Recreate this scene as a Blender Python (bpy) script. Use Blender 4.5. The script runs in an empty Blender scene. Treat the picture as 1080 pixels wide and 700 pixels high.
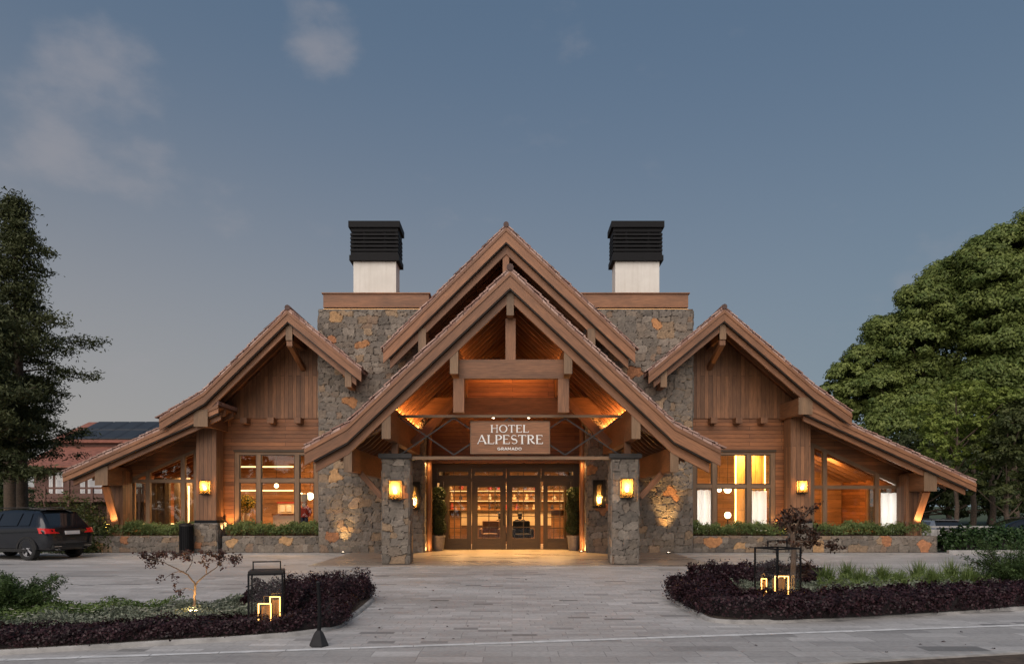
import bpy, math, random
import numpy as np
from mathutils import Vector, Matrix
R = math.radians
random.seed(7)
RNG = np.random.default_rng(11)
SC = bpy.context.scene
COL = SC.collection

# ------------------------------------------------------------------ camera, sky, sun, exposure
FPX, CX, HY, CAMZ = 760.0, 540.0, 533.0, 1.7        # focal length and horizon in the photograph's 1080 px frame
cam_d = bpy.data.cameras.new('camera')
cam = bpy.data.objects.new('camera', cam_d); COL.objects.link(cam)
cam.location = (0, 0, CAMZ); cam.rotation_euler = (R(90), 0, 0)
cam_d.sensor_width = 36; cam_d.lens = 36 * FPX / 1080
cam_d.shift_y = (HY - 350) / 1080
cam_d.clip_start = 0.1; cam_d.clip_end = 3000
SC.camera = cam

SUN_EL, SUN_AZ = R(34), R(196)                      # azimuth clockwise from +Y: behind the camera
world = bpy.data.worlds.new('World'); SC.world = world
world.use_nodes = True
wt = world.node_tree; wn = wt.nodes; wl = wt.links
wn.clear()
w_out = wn.new('ShaderNodeOutputWorld'); w_bg = wn.new('ShaderNodeBackground')
sky = wn.new('ShaderNodeTexSky'); sky.sky_type = 'NISHITA'; sky.sun_disc = False
sky.sun_elevation = SUN_EL; sky.sun_rotation = SUN_AZ
sky.air_density = 1.0; sky.dust_density = 1.2; sky.ozone_density = 2.0; sky.altitude = 800
SKY_S = 0.05; w_bg.inputs['Strength'].default_value = SKY_S
tc = wn.new('ShaderNodeTexCoord')
def wmath(op, a, b=None, c=None):
    n = wn.new('ShaderNodeMath'); n.operation = op
    for i, x in enumerate((a, b, c)):
        if x is None: continue
        if isinstance(x, (int, float)): n.inputs[i].default_value = x
        else: wl.new(x, n.inputs[i])
    return n.outputs[0]
def cloud_mask(px, py, inner, outer):
    d = Vector(((px - CX) / FPX, 1, (HY - py) / FPX)).normalized()
    n = wn.new('ShaderNodeVectorMath'); n.operation = 'DOT_PRODUCT'
    wl.new(tc.outputs['Generated'], n.inputs[0]); n.inputs[1].default_value = d
    m = wn.new('ShaderNodeMapRange'); m.interpolation_type = 'SMOOTHSTEP'
    m.inputs['From Min'].default_value = math.cos(R(outer)); m.inputs['From Max'].default_value = math.cos(R(inner))
    wl.new(n.outputs['Value'], m.inputs['Value'])
    return m.outputs['Result']
w_noise = wn.new('ShaderNodeTexNoise'); w_noise.inputs['Scale'].default_value = 7.5
w_noise.inputs['Detail'].default_value = 7; w_noise.inputs['Roughness'].default_value = 0.55
w_map = wn.new('ShaderNodeMapping'); w_map.inputs['Scale'].default_value = (1, 1, 1.7)
wl.new(tc.outputs['Generated'], w_map.inputs[0]); wl.new(w_map.outputs[0], w_noise.inputs['Vector'])
cl = wmath('MAXIMUM', cloud_mask(104, 118, .5, 6.8), wmath('MULTIPLY', cloud_mask(342, 38, 0, 3.6), 0.75))
cl = wmath('MAXIMUM', cl, wmath('MULTIPLY', cloud_mask(130, 424, 0, 4.0), 0.5))
w_r = wn.new('ShaderNodeMapRange'); w_r.interpolation_type = 'SMOOTHSTEP'
w_r.inputs['From Min'].default_value = 0.40; w_r.inputs['From Max'].default_value = 0.72
wl.new(w_noise.outputs['Fac'], w_r.inputs['Value'])
cl = wmath('ADD', wmath('MULTIPLY', cl, 0.95), wmath('MULTIPLY', wmath('SUBTRACT', w_noise.outputs['Fac'], .5), 3.2))
w_r2 = wn.new('ShaderNodeMapRange'); w_r2.interpolation_type = 'SMOOTHSTEP'; w_r2.inputs['From Min'].default_value = .30; w_r2.inputs['From Max'].default_value = 1.35
wl.new(cl, w_r2.inputs['Value']); cl = w_r2.outputs['Result']
w_mix = wn.new('ShaderNodeMix'); w_mix.data_type = 'RGBA'
w_tint = wn.new('ShaderNodeMix'); w_tint.data_type = 'RGBA'; w_tint.blend_type = 'MULTIPLY'
w_tint.inputs[0].default_value = 1.0; w_tint.inputs[7].default_value = (0.92, 0.86, 0.88, 1)
wl.new(sky.outputs[0], w_tint.inputs[6])
CLOUD_COL = (.255 / SKY_S, .245 / SKY_S, .262 / SKY_S, 1)
w_mix.inputs[7].default_value = CLOUD_COL
# thin high haze: pale towards the horizon, a light veil everywhere
w_sep = wn.new('ShaderNodeSeparateXYZ'); wl.new(tc.outputs['Generated'], w_sep.inputs[0])
w_h = wn.new('ShaderNodeMapRange'); w_h.interpolation_type = 'SMOOTHERSTEP'
w_h.inputs['From Min'].default_value = 0.70; w_h.inputs['From Max'].default_value = -0.12; w_h.inputs['To Min'].default_value = 0.0; w_h.inputs['To Max'].default_value = 0.95
wl.new(w_sep.outputs['Z'], w_h.inputs['Value'])
w_veil = wn.new('ShaderNodeMix'); w_veil.data_type = 'RGBA'; w_veil.inputs[0].default_value = .6
w_veil.inputs[7].default_value = (.092 / SKY_S, .148 / SKY_S, .218 / SKY_S, 1); wl.new(w_tint.outputs[2], w_veil.inputs[6])
w_haze = wn.new('ShaderNodeMix'); w_haze.data_type = 'RGBA'
w_lr = wn.new('ShaderNodeMapRange'); w_lr.inputs['From Min'].default_value = -.5; w_lr.inputs['From Max'].default_value = .45; wl.new(w_sep.outputs['X'], w_lr.inputs['Value'])
w_hc = wn.new('ShaderNodeMix'); w_hc.data_type = 'RGBA'; w_hc.inputs[6].default_value = (.275 / SKY_S, .258 / SKY_S, .24 / SKY_S, 1); w_hc.inputs[7].default_value = (.17 / SKY_S, .21 / SKY_S, .235 / SKY_S, 1)
wl.new(w_lr.outputs[0], w_hc.inputs[0]); wl.new(w_hc.outputs[2], w_haze.inputs[7])
wl.new(w_h.outputs[0], w_haze.inputs[0]); wl.new(w_veil.outputs[2], w_haze.inputs[6])
wl.new(wmath('MULTIPLY', cl, 0.5), w_mix.inputs[0]); wl.new(w_haze.outputs[2], w_mix.inputs[6])
wl.new(w_mix.outputs[2], w_bg.inputs[0]); wl.new(w_bg.outputs[0], w_out.inputs[0])

sun_d = bpy.data.lights.new('sun', 'SUN'); sun_d.energy = 2.4; sun_d.angle = R(75); sun_d.color = (1.0, 0.88, 0.79)
sun = bpy.data.objects.new('sun', sun_d); COL.objects.link(sun)
sdir = Vector((math.sin(SUN_AZ) * math.cos(SUN_EL), math.cos(SUN_AZ) * math.cos(SUN_EL), math.sin(SUN_EL)))
sun.rotation_euler = sdir.to_track_quat('Z', 'Y').to_euler()
sun.location = sdir * 60
SC.view_settings.view_transform = 'Standard'; SC.view_settings.look = 'None'
SC.view_settings.gamma = 1; SC.view_settings.exposure = 0.43; SC.view_settings.use_curve_mapping = False
SC.render.engine = 'CYCLES'
SC.cycles.use_denoising = True; SC.cycles.max_bounces = 6; SC.cycles.transparent_max_bounces = 12
SC.cycles.sample_clamp_indirect = 4; SC.cycles.caustics_reflective = False; SC.cycles.caustics_refractive = False

# ------------------------------------------------------------------ materials
def new_mat(name):
    m = bpy.data.materials.new(name); m.use_nodes = True
    nt = m.node_tree; b = nt.nodes['Principled BSDF']
    return m, nt, b
def node(nt, t, **kw):
    n = nt.nodes.new(t)
    for k, v in kw.items(): setattr(n, k, v)
    return n
def setin(n, **kw):
    for k, v in kw.items(): n.inputs[k.replace('_', ' ')].default_value = v
def ramp(nt, fac, stops):
    r = node(nt, 'ShaderNodeValToRGB'); e = r.color_ramp.elements
    e[0].position, e[0].color = stops[0][0], (*stops[0][1], 1)
    e[1].position, e[1].color = stops[-1][0], (*stops[-1][1], 1)
    for p, c in stops[1:-1]:
        x = e.new(p); x.color = (*c, 1)
    nt.links.new(fac, r.inputs[0]); return r.outputs[0]
def coords(nt, kind, scale):
    t = node(nt, 'ShaderNodeTexCoord'); m = node(nt, 'ShaderNodeMapping'); m.inputs['Scale'].default_value = scale
    nt.links.new(t.outputs[kind], m.inputs[0]); return m.outputs[0]
def noise(nt, vec, scale, detail=4, rough=.55):
    n = node(nt, 'ShaderNodeTexNoise'); setin(n, Scale=scale, Detail=detail, Roughness=rough)
    if vec is not None: nt.links.new(vec, n.inputs['Vector'])
    return n.outputs['Fac']
def mixc(nt, fac, a, b, mode='MIX'):
    n = node(nt, 'ShaderNodeMix', data_type='RGBA', blend_type=mode)
    for i, x in ((0, fac), (6, a), (7, b)):
        if isinstance(x, (int, float)): n.inputs[i].default_value = x
        elif isinstance(x, tuple): n.inputs[i].default_value = (*x, 1)
        else: nt.links.new(x, n.inputs[i])
    return n.outputs[2]
def bump(nt, b, h, strength=.3, dist=.02):
    n = node(nt, 'ShaderNodeBump'); setin(n, Strength=strength, Distance=dist)
    nt.links.new(h, n.inputs['Height']); nt.links.new(n.outputs[0], b.inputs['Normal'])
def plain(name, c, rough=.6, metal=0, vary=.18, nscale=6):
    m, nt, b = new_mat(name)
    f = noise(nt, coords(nt, 'Object', (1, 1, 1)), nscale)
    lo = tuple(x * (1 - vary) for x in c); hi = tuple(min(1, x * (1 + vary)) for x in c)
    nt.links.new(ramp(nt, f, [(.3, lo), (.7, hi)]), b.inputs['Base Color'])
    b.inputs['Roughness'].default_value = rough; b.inputs['Metallic'].default_value = metal
    return m
def wood(name, dark, light, plank=None, length=3.2, rough=.55, gap=.012):
    """grain runs along U of the UV map (metres); plank = board width gives grooved boards along U."""
    m, nt, b = new_mat(name)
    g = noise(nt, coords(nt, 'UV', (1.2, 16, 1)), 2.2, 6, .62)
    g2 = noise(nt, coords(nt, 'UV', (.35, 2.2, 1)), 1.6, 3)
    c = ramp(nt, g, [(.28, dark), (.72, light)])
    c = mixc(nt, .55, c, ramp(nt, g2, [(.3, (.45, .43, .42)), (.7, (1.25, 1.2, 1.15))]), 'MULTIPLY')
    if plank:
        br = node(nt, 'ShaderNodeTexBrick'); br.offset = .37; br.offset_frequency = 2
        setin(br, Color1=(.62, .62, .62, 1), Color2=(1.25, 1.22, 1.18, 1), Mortar=(.12, .11, .1, 1), Scale=1.0)
        br.inputs['Mortar Size'].default_value = gap * .5; br.inputs['Brick Width'].default_value = length
        br.inputs['Row Height'].default_value = plank; br.inputs['Mortar Smooth'].default_value = .1
        nt.links.new(coords(nt, 'UV', (1, 1, 1)), br.inputs['Vector'])
        c = mixc(nt, .85, c, br.outputs['Color'], 'MULTIPLY')
        inv = node(nt, 'ShaderNodeMath', operation='SUBTRACT'); inv.inputs[0].default_value = 1
        nt.links.new(br.outputs['Fac'], inv.inputs[1])
        add = node(nt, 'ShaderNodeMath', operation='MULTIPLY_ADD'); add.inputs[1].default_value = .15
        nt.links.new(g, add.inputs[0]); nt.links.new(inv.outputs[0], add.inputs[2])
        bump(nt, b, add.outputs[0], .6, .012)
    else: bump(nt, b, g, .25, .006)
    oi = node(nt, 'ShaderNodeObjectInfo')               # every timber its own tone, and slow weathering along it
    c = mixc(nt, .9, c, ramp(nt, oi.outputs['Random'], [(0, (.80, .79, .78)), (1, (1.16, 1.14, 1.1))]), 'MULTIPLY')
    w3 = noise(nt, coords(nt, 'UV', (.5, 1.4, 1)), 1.1, 6, .7)
    c = mixc(nt, .6, c, ramp(nt, w3, [(.32, (.62, .62, .63)), (.5, (1, 1, 1)), (.72, (1.16, 1.13, 1.08))]), 'MULTIPLY')
    nt.links.new(c, b.inputs['Base Color']); b.inputs['Roughness'].default_value = rough
    return m
def emit(name, c, s):
    m, nt, b = new_mat(name)
    b.inputs['Base Color'].default_value = (*c, 1); b.inputs['Emission Color'].default_value = (*c, 1)
    b.inputs['Emission Strength'].default_value = s; return m
def foliage(name, a, c, rough=.55, trans=.25):
    m, nt, b = new_mat(name)
    at = node(nt, 'ShaderNodeAttribute', attribute_name='tint')
    col = ramp(nt, at.outputs['Fac'], [(0, a), (1, c)])
    nt.links.new(col, b.inputs['Base Color']); b.inputs['Roughness'].default_value = rough
    b.inputs['Specular IOR Level'].default_value = .3
    tr = node(nt, 'ShaderNodeBsdfTranslucent'); nt.links.new(col, tr.inputs[0])
    mx = node(nt, 'ShaderNodeMixShader'); mx.inputs[0].default_value = trans
    out = nt.nodes['Material Output']
    nt.links.new(b.outputs[0], mx.inputs[1]); nt.links.new(tr.outputs[0], mx.inputs[2]); nt.links.new(mx.outputs[0], out.inputs[0])
    return m
def glass(name, tint=(1, 1, 1), refl=.08, edge=.5):
    m, nt, b = new_mat(name)
    tr = node(nt, 'ShaderNodeBsdfTransparent'); tr.inputs[0].default_value = (*tint, 1)
    gl = node(nt, 'ShaderNodeBsdfGlossy'); gl.inputs['Roughness'].default_value = .02
    lw = node(nt, 'ShaderNodeLayerWeight'); lw.inputs[0].default_value = .25
    mr = node(nt, 'ShaderNodeMapRange'); mr.inputs['To Min'].default_value = refl; mr.inputs['To Max'].default_value = edge
    nt.links.new(lw.outputs['Fresnel'], mr.inputs[0])
    mx = node(nt, 'ShaderNodeMixShader')
    nt.links.new(mr.outputs[0], mx.inputs[0]); nt.links.new(tr.outputs[0], mx.inputs[1]); nt.links.new(gl.outputs[0], mx.inputs[2])
    nt.links.new(mx.outputs[0], nt.nodes['Material Output'].inputs[0]); return m

M = {}
M['beam'] = wood('timber beam', (.13, .058, .025), (.29, .133, .060))
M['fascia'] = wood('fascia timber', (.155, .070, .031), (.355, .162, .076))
M['plank_h'] = wood('horizontal boards', (.235, .092, .034), (.43, .175, .066), plank=.145)
M['plank_v'] = wood('vertical boards', (.155, .073, .033), (.325, .155, .072), plank=.15, length=4)
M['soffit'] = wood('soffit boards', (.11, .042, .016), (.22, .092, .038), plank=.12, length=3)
M['frame'] = wood('window timber', (.17, .10, .052), (.29, .18, .10))
M['doorwood'] = wood('door timber', (.048, .028, .012), (.085, .052, .022))
M['inner_wood'] = wood('inner boards', (.22, .10, .035), (.42, .21, .09), plank=.2)
M['black'] = plain('black metal', (.005, .005, .006), .7, 0)
M['black'].node_tree.nodes['Principled BSDF'].inputs['Specular IOR Level'].default_value = .25
M['flashing'] = plain('dark bronze flashing', (.022, .014, .009), .6)  # near-black colour of the shade line painted between the bargeboards
M['steel'] = plain('dark steel', (.035, .032, .03), .5, .5)
m, nt, b = new_mat('white render')
_s = noise(nt, coords(nt, 'Object', (5, 5, .35)), 1.6, 5, .6); _c = noise(nt, coords(nt, 'Object', (1, 1, 1)), 2.2, 5, .6)
_k = mixc(nt, .4, ramp(nt, _c, [(.3, (.66, .63, .57)), (.7, (.75, .72, .66))]), ramp(nt, _s, [(.34, (.80, .78, .74)), (.55, (1, 1, 1))]), 'MULTIPLY')
nt.links.new(_k, b.inputs['Base Color']); b.inputs['Roughness'].default_value = .85; M['white_wall'] = m
M['glass'] = glass('window glass', (.9, .91, .88), .012, .6)
M['lantern_glass'] = glass('lantern glass', (.97, .97, .96), .015, .2)
m, nt, b = new_mat('amber glass')                    # slightly frosted warm glass that catches the lamp's light
_t = node(nt, 'ShaderNodeBsdfTransparent'); _t.inputs[0].default_value = (1, .93, .8, 1)
_l = node(nt, 'ShaderNodeBsdfTranslucent'); _l.inputs[0].default_value = (1, .72, .38, 1)
_m = node(nt, 'ShaderNodeMixShader'); _m.inputs[0].default_value = .24
nt.links.new(_t.outputs[0], _m.inputs[1]); nt.links.new(_l.outputs[0], _m.inputs[2]); nt.links.new(_m.outputs[0], nt.nodes['Material Output'].inputs[0])
M['amber_glass'] = m
M['led'] = emit('warm strip', (1, .55, .16), 6)
M['led_dim'] = emit('dim orange strip', (1, .42, .09), .9)
M['led_shelf'] = emit('shelf strip', (1, .58, .22), 1.6)
M['led_soft'] = emit('soft warm strip', (1, .6, .26), 2.6)
M['flame'] = emit('lamp bulb', (1, .55, .16), 26)
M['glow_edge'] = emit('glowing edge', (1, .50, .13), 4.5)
M['bulb'] = emit('round bulb', (1, .78, .45), 7)
M['spot'] = emit('spotlight face', (1, .8, .55), 18)
M['dark_rubber'] = plain('dark rubber', (.02, .02, .022), .8)

# tile
m, nt, b = new_mat('clay tile'); v = coords(nt, 'UV', (1, 1, 1))
br = node(nt, 'ShaderNodeTexBrick'); nt.links.new(v, br.inputs['Vector'])
setin(br, Color1=(.30, .16, .12, 1), Color2=(.52, .36, .30, 1), Mortar=(.10, .06, .05, 1), Scale=1.0)
br.inputs['Brick Width'].default_value = .3; br.inputs['Row Height'].default_value = .22; br.inputs['Mortar Size'].default_value = .012
cc = mixc(nt, .5, br.outputs['Color'], ramp(nt, noise(nt, coords(nt, 'Object', (1, 1, 1)), 3), [(.3, (.5, .5, .5)), (.7, (1.3, 1.3, 1.3))]), 'MULTIPLY')
nt.links.new(cc, b.inputs['Base Color']); b.inputs['Roughness'].default_value = .8
bump(nt, b, br.outputs['Fac'], -.5, .02)
M['tile'] = m
# stone with the colour of each block stored on the mesh
m, nt, b = new_mat('rubble stone')
at = node(nt, 'ShaderNodeAttribute', attribute_name='stone')
n1 = noise(nt, coords(nt, 'Object', (1, 1, 1)), 9, 6, .65)
cc = mixc(nt, .8, at.outputs['Color'], ramp(nt, n1, [(.3, (.55, .55, .56)), (.72, (1.35, 1.33, 1.3))]), 'MULTIPLY')
nt.links.new(cc, b.inputs['Base Color']); b.inputs['Roughness'].default_value = .88
bump(nt, b, noise(nt, coords(nt, 'Object', (1, 1, 1)), 22, 6, .7), .55, .03)
M['stone'] = m
m, nt, b = new_mat('stone core'); v = coords(nt, 'Object', (1, 1, 1.4))
vo = node(nt, 'ShaderNodeTexVoronoi'); vo.inputs['Scale'].default_value = 3.2; nt.links.new(v, vo.inputs['Vector'])
ve = node(nt, 'ShaderNodeTexVoronoi', feature='DISTANCE_TO_EDGE'); ve.inputs['Scale'].default_value = 3.2; nt.links.new(v, ve.inputs['Vector'])
sep = node(nt, 'ShaderNodeSeparateColor'); nt.links.new(vo.outputs['Color'], sep.inputs[0])
cc = ramp(nt, sep.outputs[0], [(0, (.09, .087, .083)), (.8, (.2, .19, .175)), (.93, (.24, .18, .12))])
cc = mixc(nt, ramp(nt, ve.outputs['Distance'], [(.0, (1, 1, 1)), (.06, (0, 0, 0))]), cc, (.04, .038, .035))
nt.links.new(cc, b.inputs['Base Color']); b.inputs['Roughness'].default_value = .9
bump(nt, b, ve.outputs['Distance'], .6, .1)
M['stone_core'] = m

def paving(name, w, h, c1, c2, mortar, vary=.5, rough=.62):
    m, nt, b = new_mat(name)
    br = node(nt, 'ShaderNodeTexBrick'); br.offset = .43; br.offset_frequency = 2; br.squash = .72; br.squash_frequency = 3
    nt.links.new(coords(nt, 'Object', (1, 1, 1)), br.inputs['Vector'])
    setin(br, Color1=(0, 0, 0, 1), Color2=(1, 1, 1, 1), Mortar=(.5, .5, .5, 1), Scale=1.0)
    br.inputs['Brick Width'].default_value = w; br.inputs['Row Height'].default_value = h
    br.inputs['Mortar Size'].default_value = .007; br.inputs['Mortar Smooth'].default_value = .3
    mid = tuple((p + q_) / 2 for p, q_ in zip(c1, c2))
    tone = ramp(nt, br.outputs['Color'], [(0, tuple(x * .55 for x in c1)), (.025, tuple(x * .7 for x in c1)), (.06, c1), (.55, mid), (.86, c2), (1, tuple(x * 1.12 for x in c2))])
    tone = mixc(nt, br.outputs['Fac'], tone, mortar)
    n1 = noise(nt, coords(nt, 'Object', (.35, 1, 1)), 1.1, 5, .6)
    n2 = noise(nt, coords(nt, 'Object', (1, 2.4, 1)), 14, 5, .7)
    c = mixc(nt, vary, tone, ramp(nt, n1, [(.25, (.62, .6, .58)), (.75, (1.3, 1.28, 1.25))]), 'MULTIPLY')
    c = mixc(nt, .6, c, ramp(nt, n2, [(.28, (.6, .59, .58)), (.72, (1.35, 1.35, 1.35))]), 'MULTIPLY')
    n3 = noise(nt, coords(nt, 'Object', (.5, 1, 1)), .45, 6, .65)
    c = mixc(nt, .55, c, ramp(nt, n3, [(.36, (.68, .67, .66)), (.5, (1, 1, 1)), (.75, (1.1, 1.1, 1.1))]), 'MULTIPLY')
    nt.links.new(c, b.inputs['Base Color'])
    rr = ramp(nt, n1, [(.3, (rough - .14,) * 3), (.7, (rough + .12,) * 3)]); nt.links.new(rr, b.inputs['Roughness'])
    add = node(nt, 'ShaderNodeMath', operation='MULTIPLY_ADD'); add.inputs[1].default_value = -1
    nt.links.new(br.outputs['Fac'], add.inputs[0]); nt.links.new(n2, add.inputs[2])
    bump(nt, b, add.outputs[0], .35, .008)
    return m
M['paving'] = paving('stone paving', .46, .165, (.39, .382, .375), (.475, .467, .46), (.32, .313, .306))
M['drive'] = paving('smooth drive paving', 1.6, .42, (.36, .355, .35), (.42, .415, .41), (.29, .285, .28), .35, .55)
M['slab'] = paving('porch slab', 1.9, .6, (.27, .225, .19), (.32, .27, .23), (.18, .15, .125), .4, .34)
M['road'] = paving('front paving', .74, .3, (.335, .328, .322), (.42, .413, .406), (.27, .265, .26), .5)
M['kerbstone'] = plain('kerb stone', (.34, .33, .315), .8, 0, .3, 4)
M['line'] = plain('pale line stone', (.62, .62, .61), .75, 0, .2, 5)
M['soil'] = plain('soil', (.06, .042, .03), .95, 0, .5, 12)
M['grass_ground'] = plain('grass ground', (.035, .055, .02), .95, 0, .5, 3)

# ------------------------------------------------------------------ mesh helpers
WPOS = {}
class MB:
    def __init__(s): s.v = []; s.f = []; s.uv = []
    def face(s, pts, uvs):
        k = len(s.v); s.v += [tuple(p) for p in pts]; s.f.append(tuple(range(k, k + len(pts)))); s.uv += [tuple(u) for u in uvs]
    def box(s, x0, x1, y0, y1, z0, z1, axis=None):
        return s.obox(Vector(((x0 + x1) / 2, (y0 + y1) / 2, (z0 + z1) / 2)), Vector((x1 - x0, 0, 0)), Vector((0, y1 - y0, 0)), Vector((0, 0, z1 - z0)), axis)
    def obox(s, c, a, b, d, axis=None):
        ax = [a, b, d]; L = [x.length for x in ax]
        la = axis if axis is not None else max(range(3), key=lambda i: L[i])
        o = (random.random() * 40, random.random() * 40)
        if a.cross(b).dot(d) < 0: ax[0] = -ax[0]
        for i in range(3):
            j, k = (i + 1) % 3, (i + 2) % 3
            for sg in (1, -1):
                e = c + ax[i] * (.5 * sg); p, q = ax[j] * .5, ax[k] * .5
                pts = [e - p - q, e + p - q, e + p + q, e - p + q]; st = [(-1, -1), (1, -1), (1, 1), (-1, 1)]
                if sg < 0: pts.reverse(); st.reverse()
                uv = []
                for (sj, sk) in st:
                    cj, ck = sj * L[j] / 2, sk * L[k] / 2
                    if la == k: cj, ck = ck, cj
                    uv.append((cj + o[0], ck + o[1]))
                s.face(pts, uv)
        return s
    def beam(s, p0, p1, w, h, up=(0, 0, 1)):
        p0, p1, up = Vector(p0), Vector(p1), Vector(up); d = p1 - p0
        r = d.cross(up).normalized(); u = r.cross(d).normalized()
        return s.obox((p0 + p1) / 2, d, r * w, u * h, 0)
    def poly(s, pts, y0, y1, vertical=False):
        """polygon (X, Z), counter-clockwise from the front, extruded y0..y1; boards run along X, or along Z when vertical."""
        o = (random.random() * 0 + 20, 20)
        uvf = (lambda x, z: (z + o[0], x + o[1])) if vertical else (lambda x, z: (x + o[0], z + o[1]))
        s.face([(x, y0, z) for x, z in pts], [uvf(*p) for p in pts])
        s.face([(x, y1, z) for x, z in reversed(pts)], [uvf(*p) for p in reversed(pts)])
        for i, (a, b) in enumerate(zip(pts, pts[1:] + pts[:1])):
            l = math.dist(a, b)
            s.face([(a[0], y0, a[1]), (a[0], y1, a[1]), (b[0], y1, b[1]), (b[0], y0, b[1])], [(0, 0), (0, y1 - y0), (l, y1 - y0), (l, 0)])
        return s
    def strip(s, pts, d0, d1, y0, y1, across=False):
        """slab following the polyline (X, Z): between vertical offsets d0 > d1, depth y0..y1."""
        o = random.random() * 30; t = 0
        if pts[0][0] > pts[-1][0]: pts = pts[::-1]
        for i, (a, b) in enumerate(zip(pts, pts[1:])):
            l = math.dist(a, b)
            A0, A1, B0, B1 = (a[0], a[1] + d0), (a[0], a[1] + d1), (b[0], b[1] + d0), (b[0], b[1] + d1)
            u0, u1 = t + o, t + l + o; P = lambda q, y: (q[0], y, q[1])
            s.face([P(A1, y0), P(B1, y0), P(B0, y0), P(A0, y0)], [(u0, 0), (u1, 0), (u1, d0 - d1), (u0, d0 - d1)])
            s.face([P(A1, y1), P(A0, y1), P(B0, y1), P(B1, y1)], [(u0, 0), (u0, d0 - d1), (u1, d0 - d1), (u1, 0)])
            w = (lambda u, y: (y, u)) if across else (lambda u, y: (u, y))
            s.face([P(A0, y0), P(B0, y0), P(B0, y1), P(A0, y1)], [w(u0, y0), w(u1, y0), w(u1, y1), w(u0, y1)])
            s.face([P(A1, y0), P(A1, y1), P(B1, y1), P(B1, y0)], [w(u0, y0), w(u0, y1), w(u1, y1), w(u1, y0)])
            if i == 0: s.face([P(A1, y0), P(A0, y0), P(A0, y1), P(A1, y1)], [(0, 0), (.3, 0), (.3, y1 - y0), (0, y1 - y0)])
            if i == len(pts) - 2: s.face([P(B1, y0), P(B1, y1), P(B0, y1), P(B0, y0)], [(0, 0), (.3, 0), (.3, y1 - y0), (0, y1 - y0)])
            t += l
        return s
    def tube(s, pts, rad, n=8, cap=True):
        pts = [Vector(p) for p in pts]
        if not isinstance(rad, (list, tuple)): rad = [rad] * len(pts)
        rings = []; t = 0; ref = None
        for i, p in enumerate(pts):
            d = (pts[min(i + 1, len(pts) - 1)] - pts[max(i - 1, 0)]).normalized()
            if ref is None: ref = d.orthogonal().normalized()
            ref = (ref - d * ref.dot(d)).normalized(); b = d.cross(ref)
            rings.append([p + (ref * math.cos(2 * math.pi * k / n) + b * math.sin(2 * math.pi * k / n)) * rad[i] for k in range(n)])
        for i in range(len(pts) - 1):
            l = (pts[i + 1] - pts[i]).length
            for k in range(n):
                k2 = (k + 1) % n; c = 2 * math.pi * max(rad[i], .01) / n
                s.face([rings[i][k], rings[i][k2], rings[i + 1][k2], rings[i + 1][k]], [(t, c * k), (t, c * (k + 1)), (t + l, c * (k + 1)), (t + l, c * k)])
            t += l
        if cap:
            s.face(rings[0][::-1], [(0, 0)] * n); s.face(rings[-1], [(0, 0)] * n)
        return s
    def lathe(s, c, prof, n=20):
        c = Vector(c)
        for (r0, z0), (r1, z1) in zip(prof, prof[1:]):
            for k in range(n):
                a, b = 2 * math.pi * k / n, 2 * math.pi * (k + 1) / n
                q = [c + Vector((r0 * math.cos(a), r0 * math.sin(a), z0)), c + Vector((r0 * math.cos(b), r0 * math.sin(b), z0)),
                     c + Vector((r1 * math.cos(b), r1 * math.sin(b), z1)), c + Vector((r1 * math.cos(a), r1 * math.sin(a), z1))]
                s.face(q, [(a, z0), (b, z0), (b, z1), (a, z1)])
        return s
    def ball(s, c, r, n=12, sq=(1, 1, 1)):
        pr = [(math.sin(math.pi * i / n), -math.cos(math.pi * i / n)) for i in range(n + 1)]
        c = Vector(c); k0 = len(s.v)
        s.lathe((0, 0, 0), [(a * r, b * r) for a, b in pr], n)
        for i in range(k0, len(s.v)):
            x, y, z = s.v[i]; s.v[i] = (c.x + x * sq[0], c.y + y * sq[1], c.z + z * sq[2])
        return s
    def build(s, name, mat, parent=None, smooth=False, local=False):
        me = bpy.data.meshes.new(name)
        me.from_pydata(s.v, [], s.f)
        uv = me.uv_layers.new(name='UVMap')
        uv.data.foreach_set('uv', np.array(s.uv, dtype=np.float32).ravel())
        me.materials.append(M[mat] if isinstance(mat, str) else mat)
        if smooth:
            import bmesh
            bm = bmesh.new(); bm.from_mesh(me); bmesh.ops.remove_doubles(bm, verts=bm.verts, dist=1e-4)
            for f in bm.faces: f.smooth = True
            for e in bm.edges:
                if len(e.link_faces) == 2 and e.calc_face_angle(0) > R(40): e.smooth = False
            bm.to_mesh(me); bm.free()
        return link(name, me, parent, local)
def link(name, me, parent=None, local=False):
    o = bpy.data.objects.new(name, me); COL.objects.link(o)
    if parent:
        o.parent = parent; pw = WPOS.get(parent.name, Vector())
        if not local: o.location = -pw; WPOS[o.name] = Vector()
        else: WPOS[o.name] = pw
    return o
def tag(o, label=None, cat=None, group=None, kind=None):
    if label: o['label'] = label
    if cat: o['category'] = cat
    if group: o['group'] = group
    if kind: o['kind'] = kind
    return o
def thing(name, loc, label, cat, group=None):
    o = bpy.data.objects.new(name, None); COL.objects.link(o); o.empty_display_size = .2
    o.location = loc; WPOS[o.name] = Vector(loc)
    return tag(o, label, cat, group)
def copy_tree(o, loc=None, rz=None, label=None, parent=None, scale=None):
    c = o.copy(); COL.objects.link(c)
    if parent: c.parent = parent
    if loc is not None: c.location = loc
    if rz is not None: c.rotation_euler[2] = rz
    if scale is not None: c.scale = scale
    if label: c['label'] = label
    for ch in [x for x in bpy.data.objects if x.parent == o]: copy_tree(ch, parent=c)
    return c
def at(px, py, d): return Vector(((px - CX) * d / FPX, d, CAMZ + (HY - py) * d / FPX))
def X(px, d): return (px - CX) * d / FPX
def Z(py, d): return CAMZ + (HY - py) * d / FPX
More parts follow.
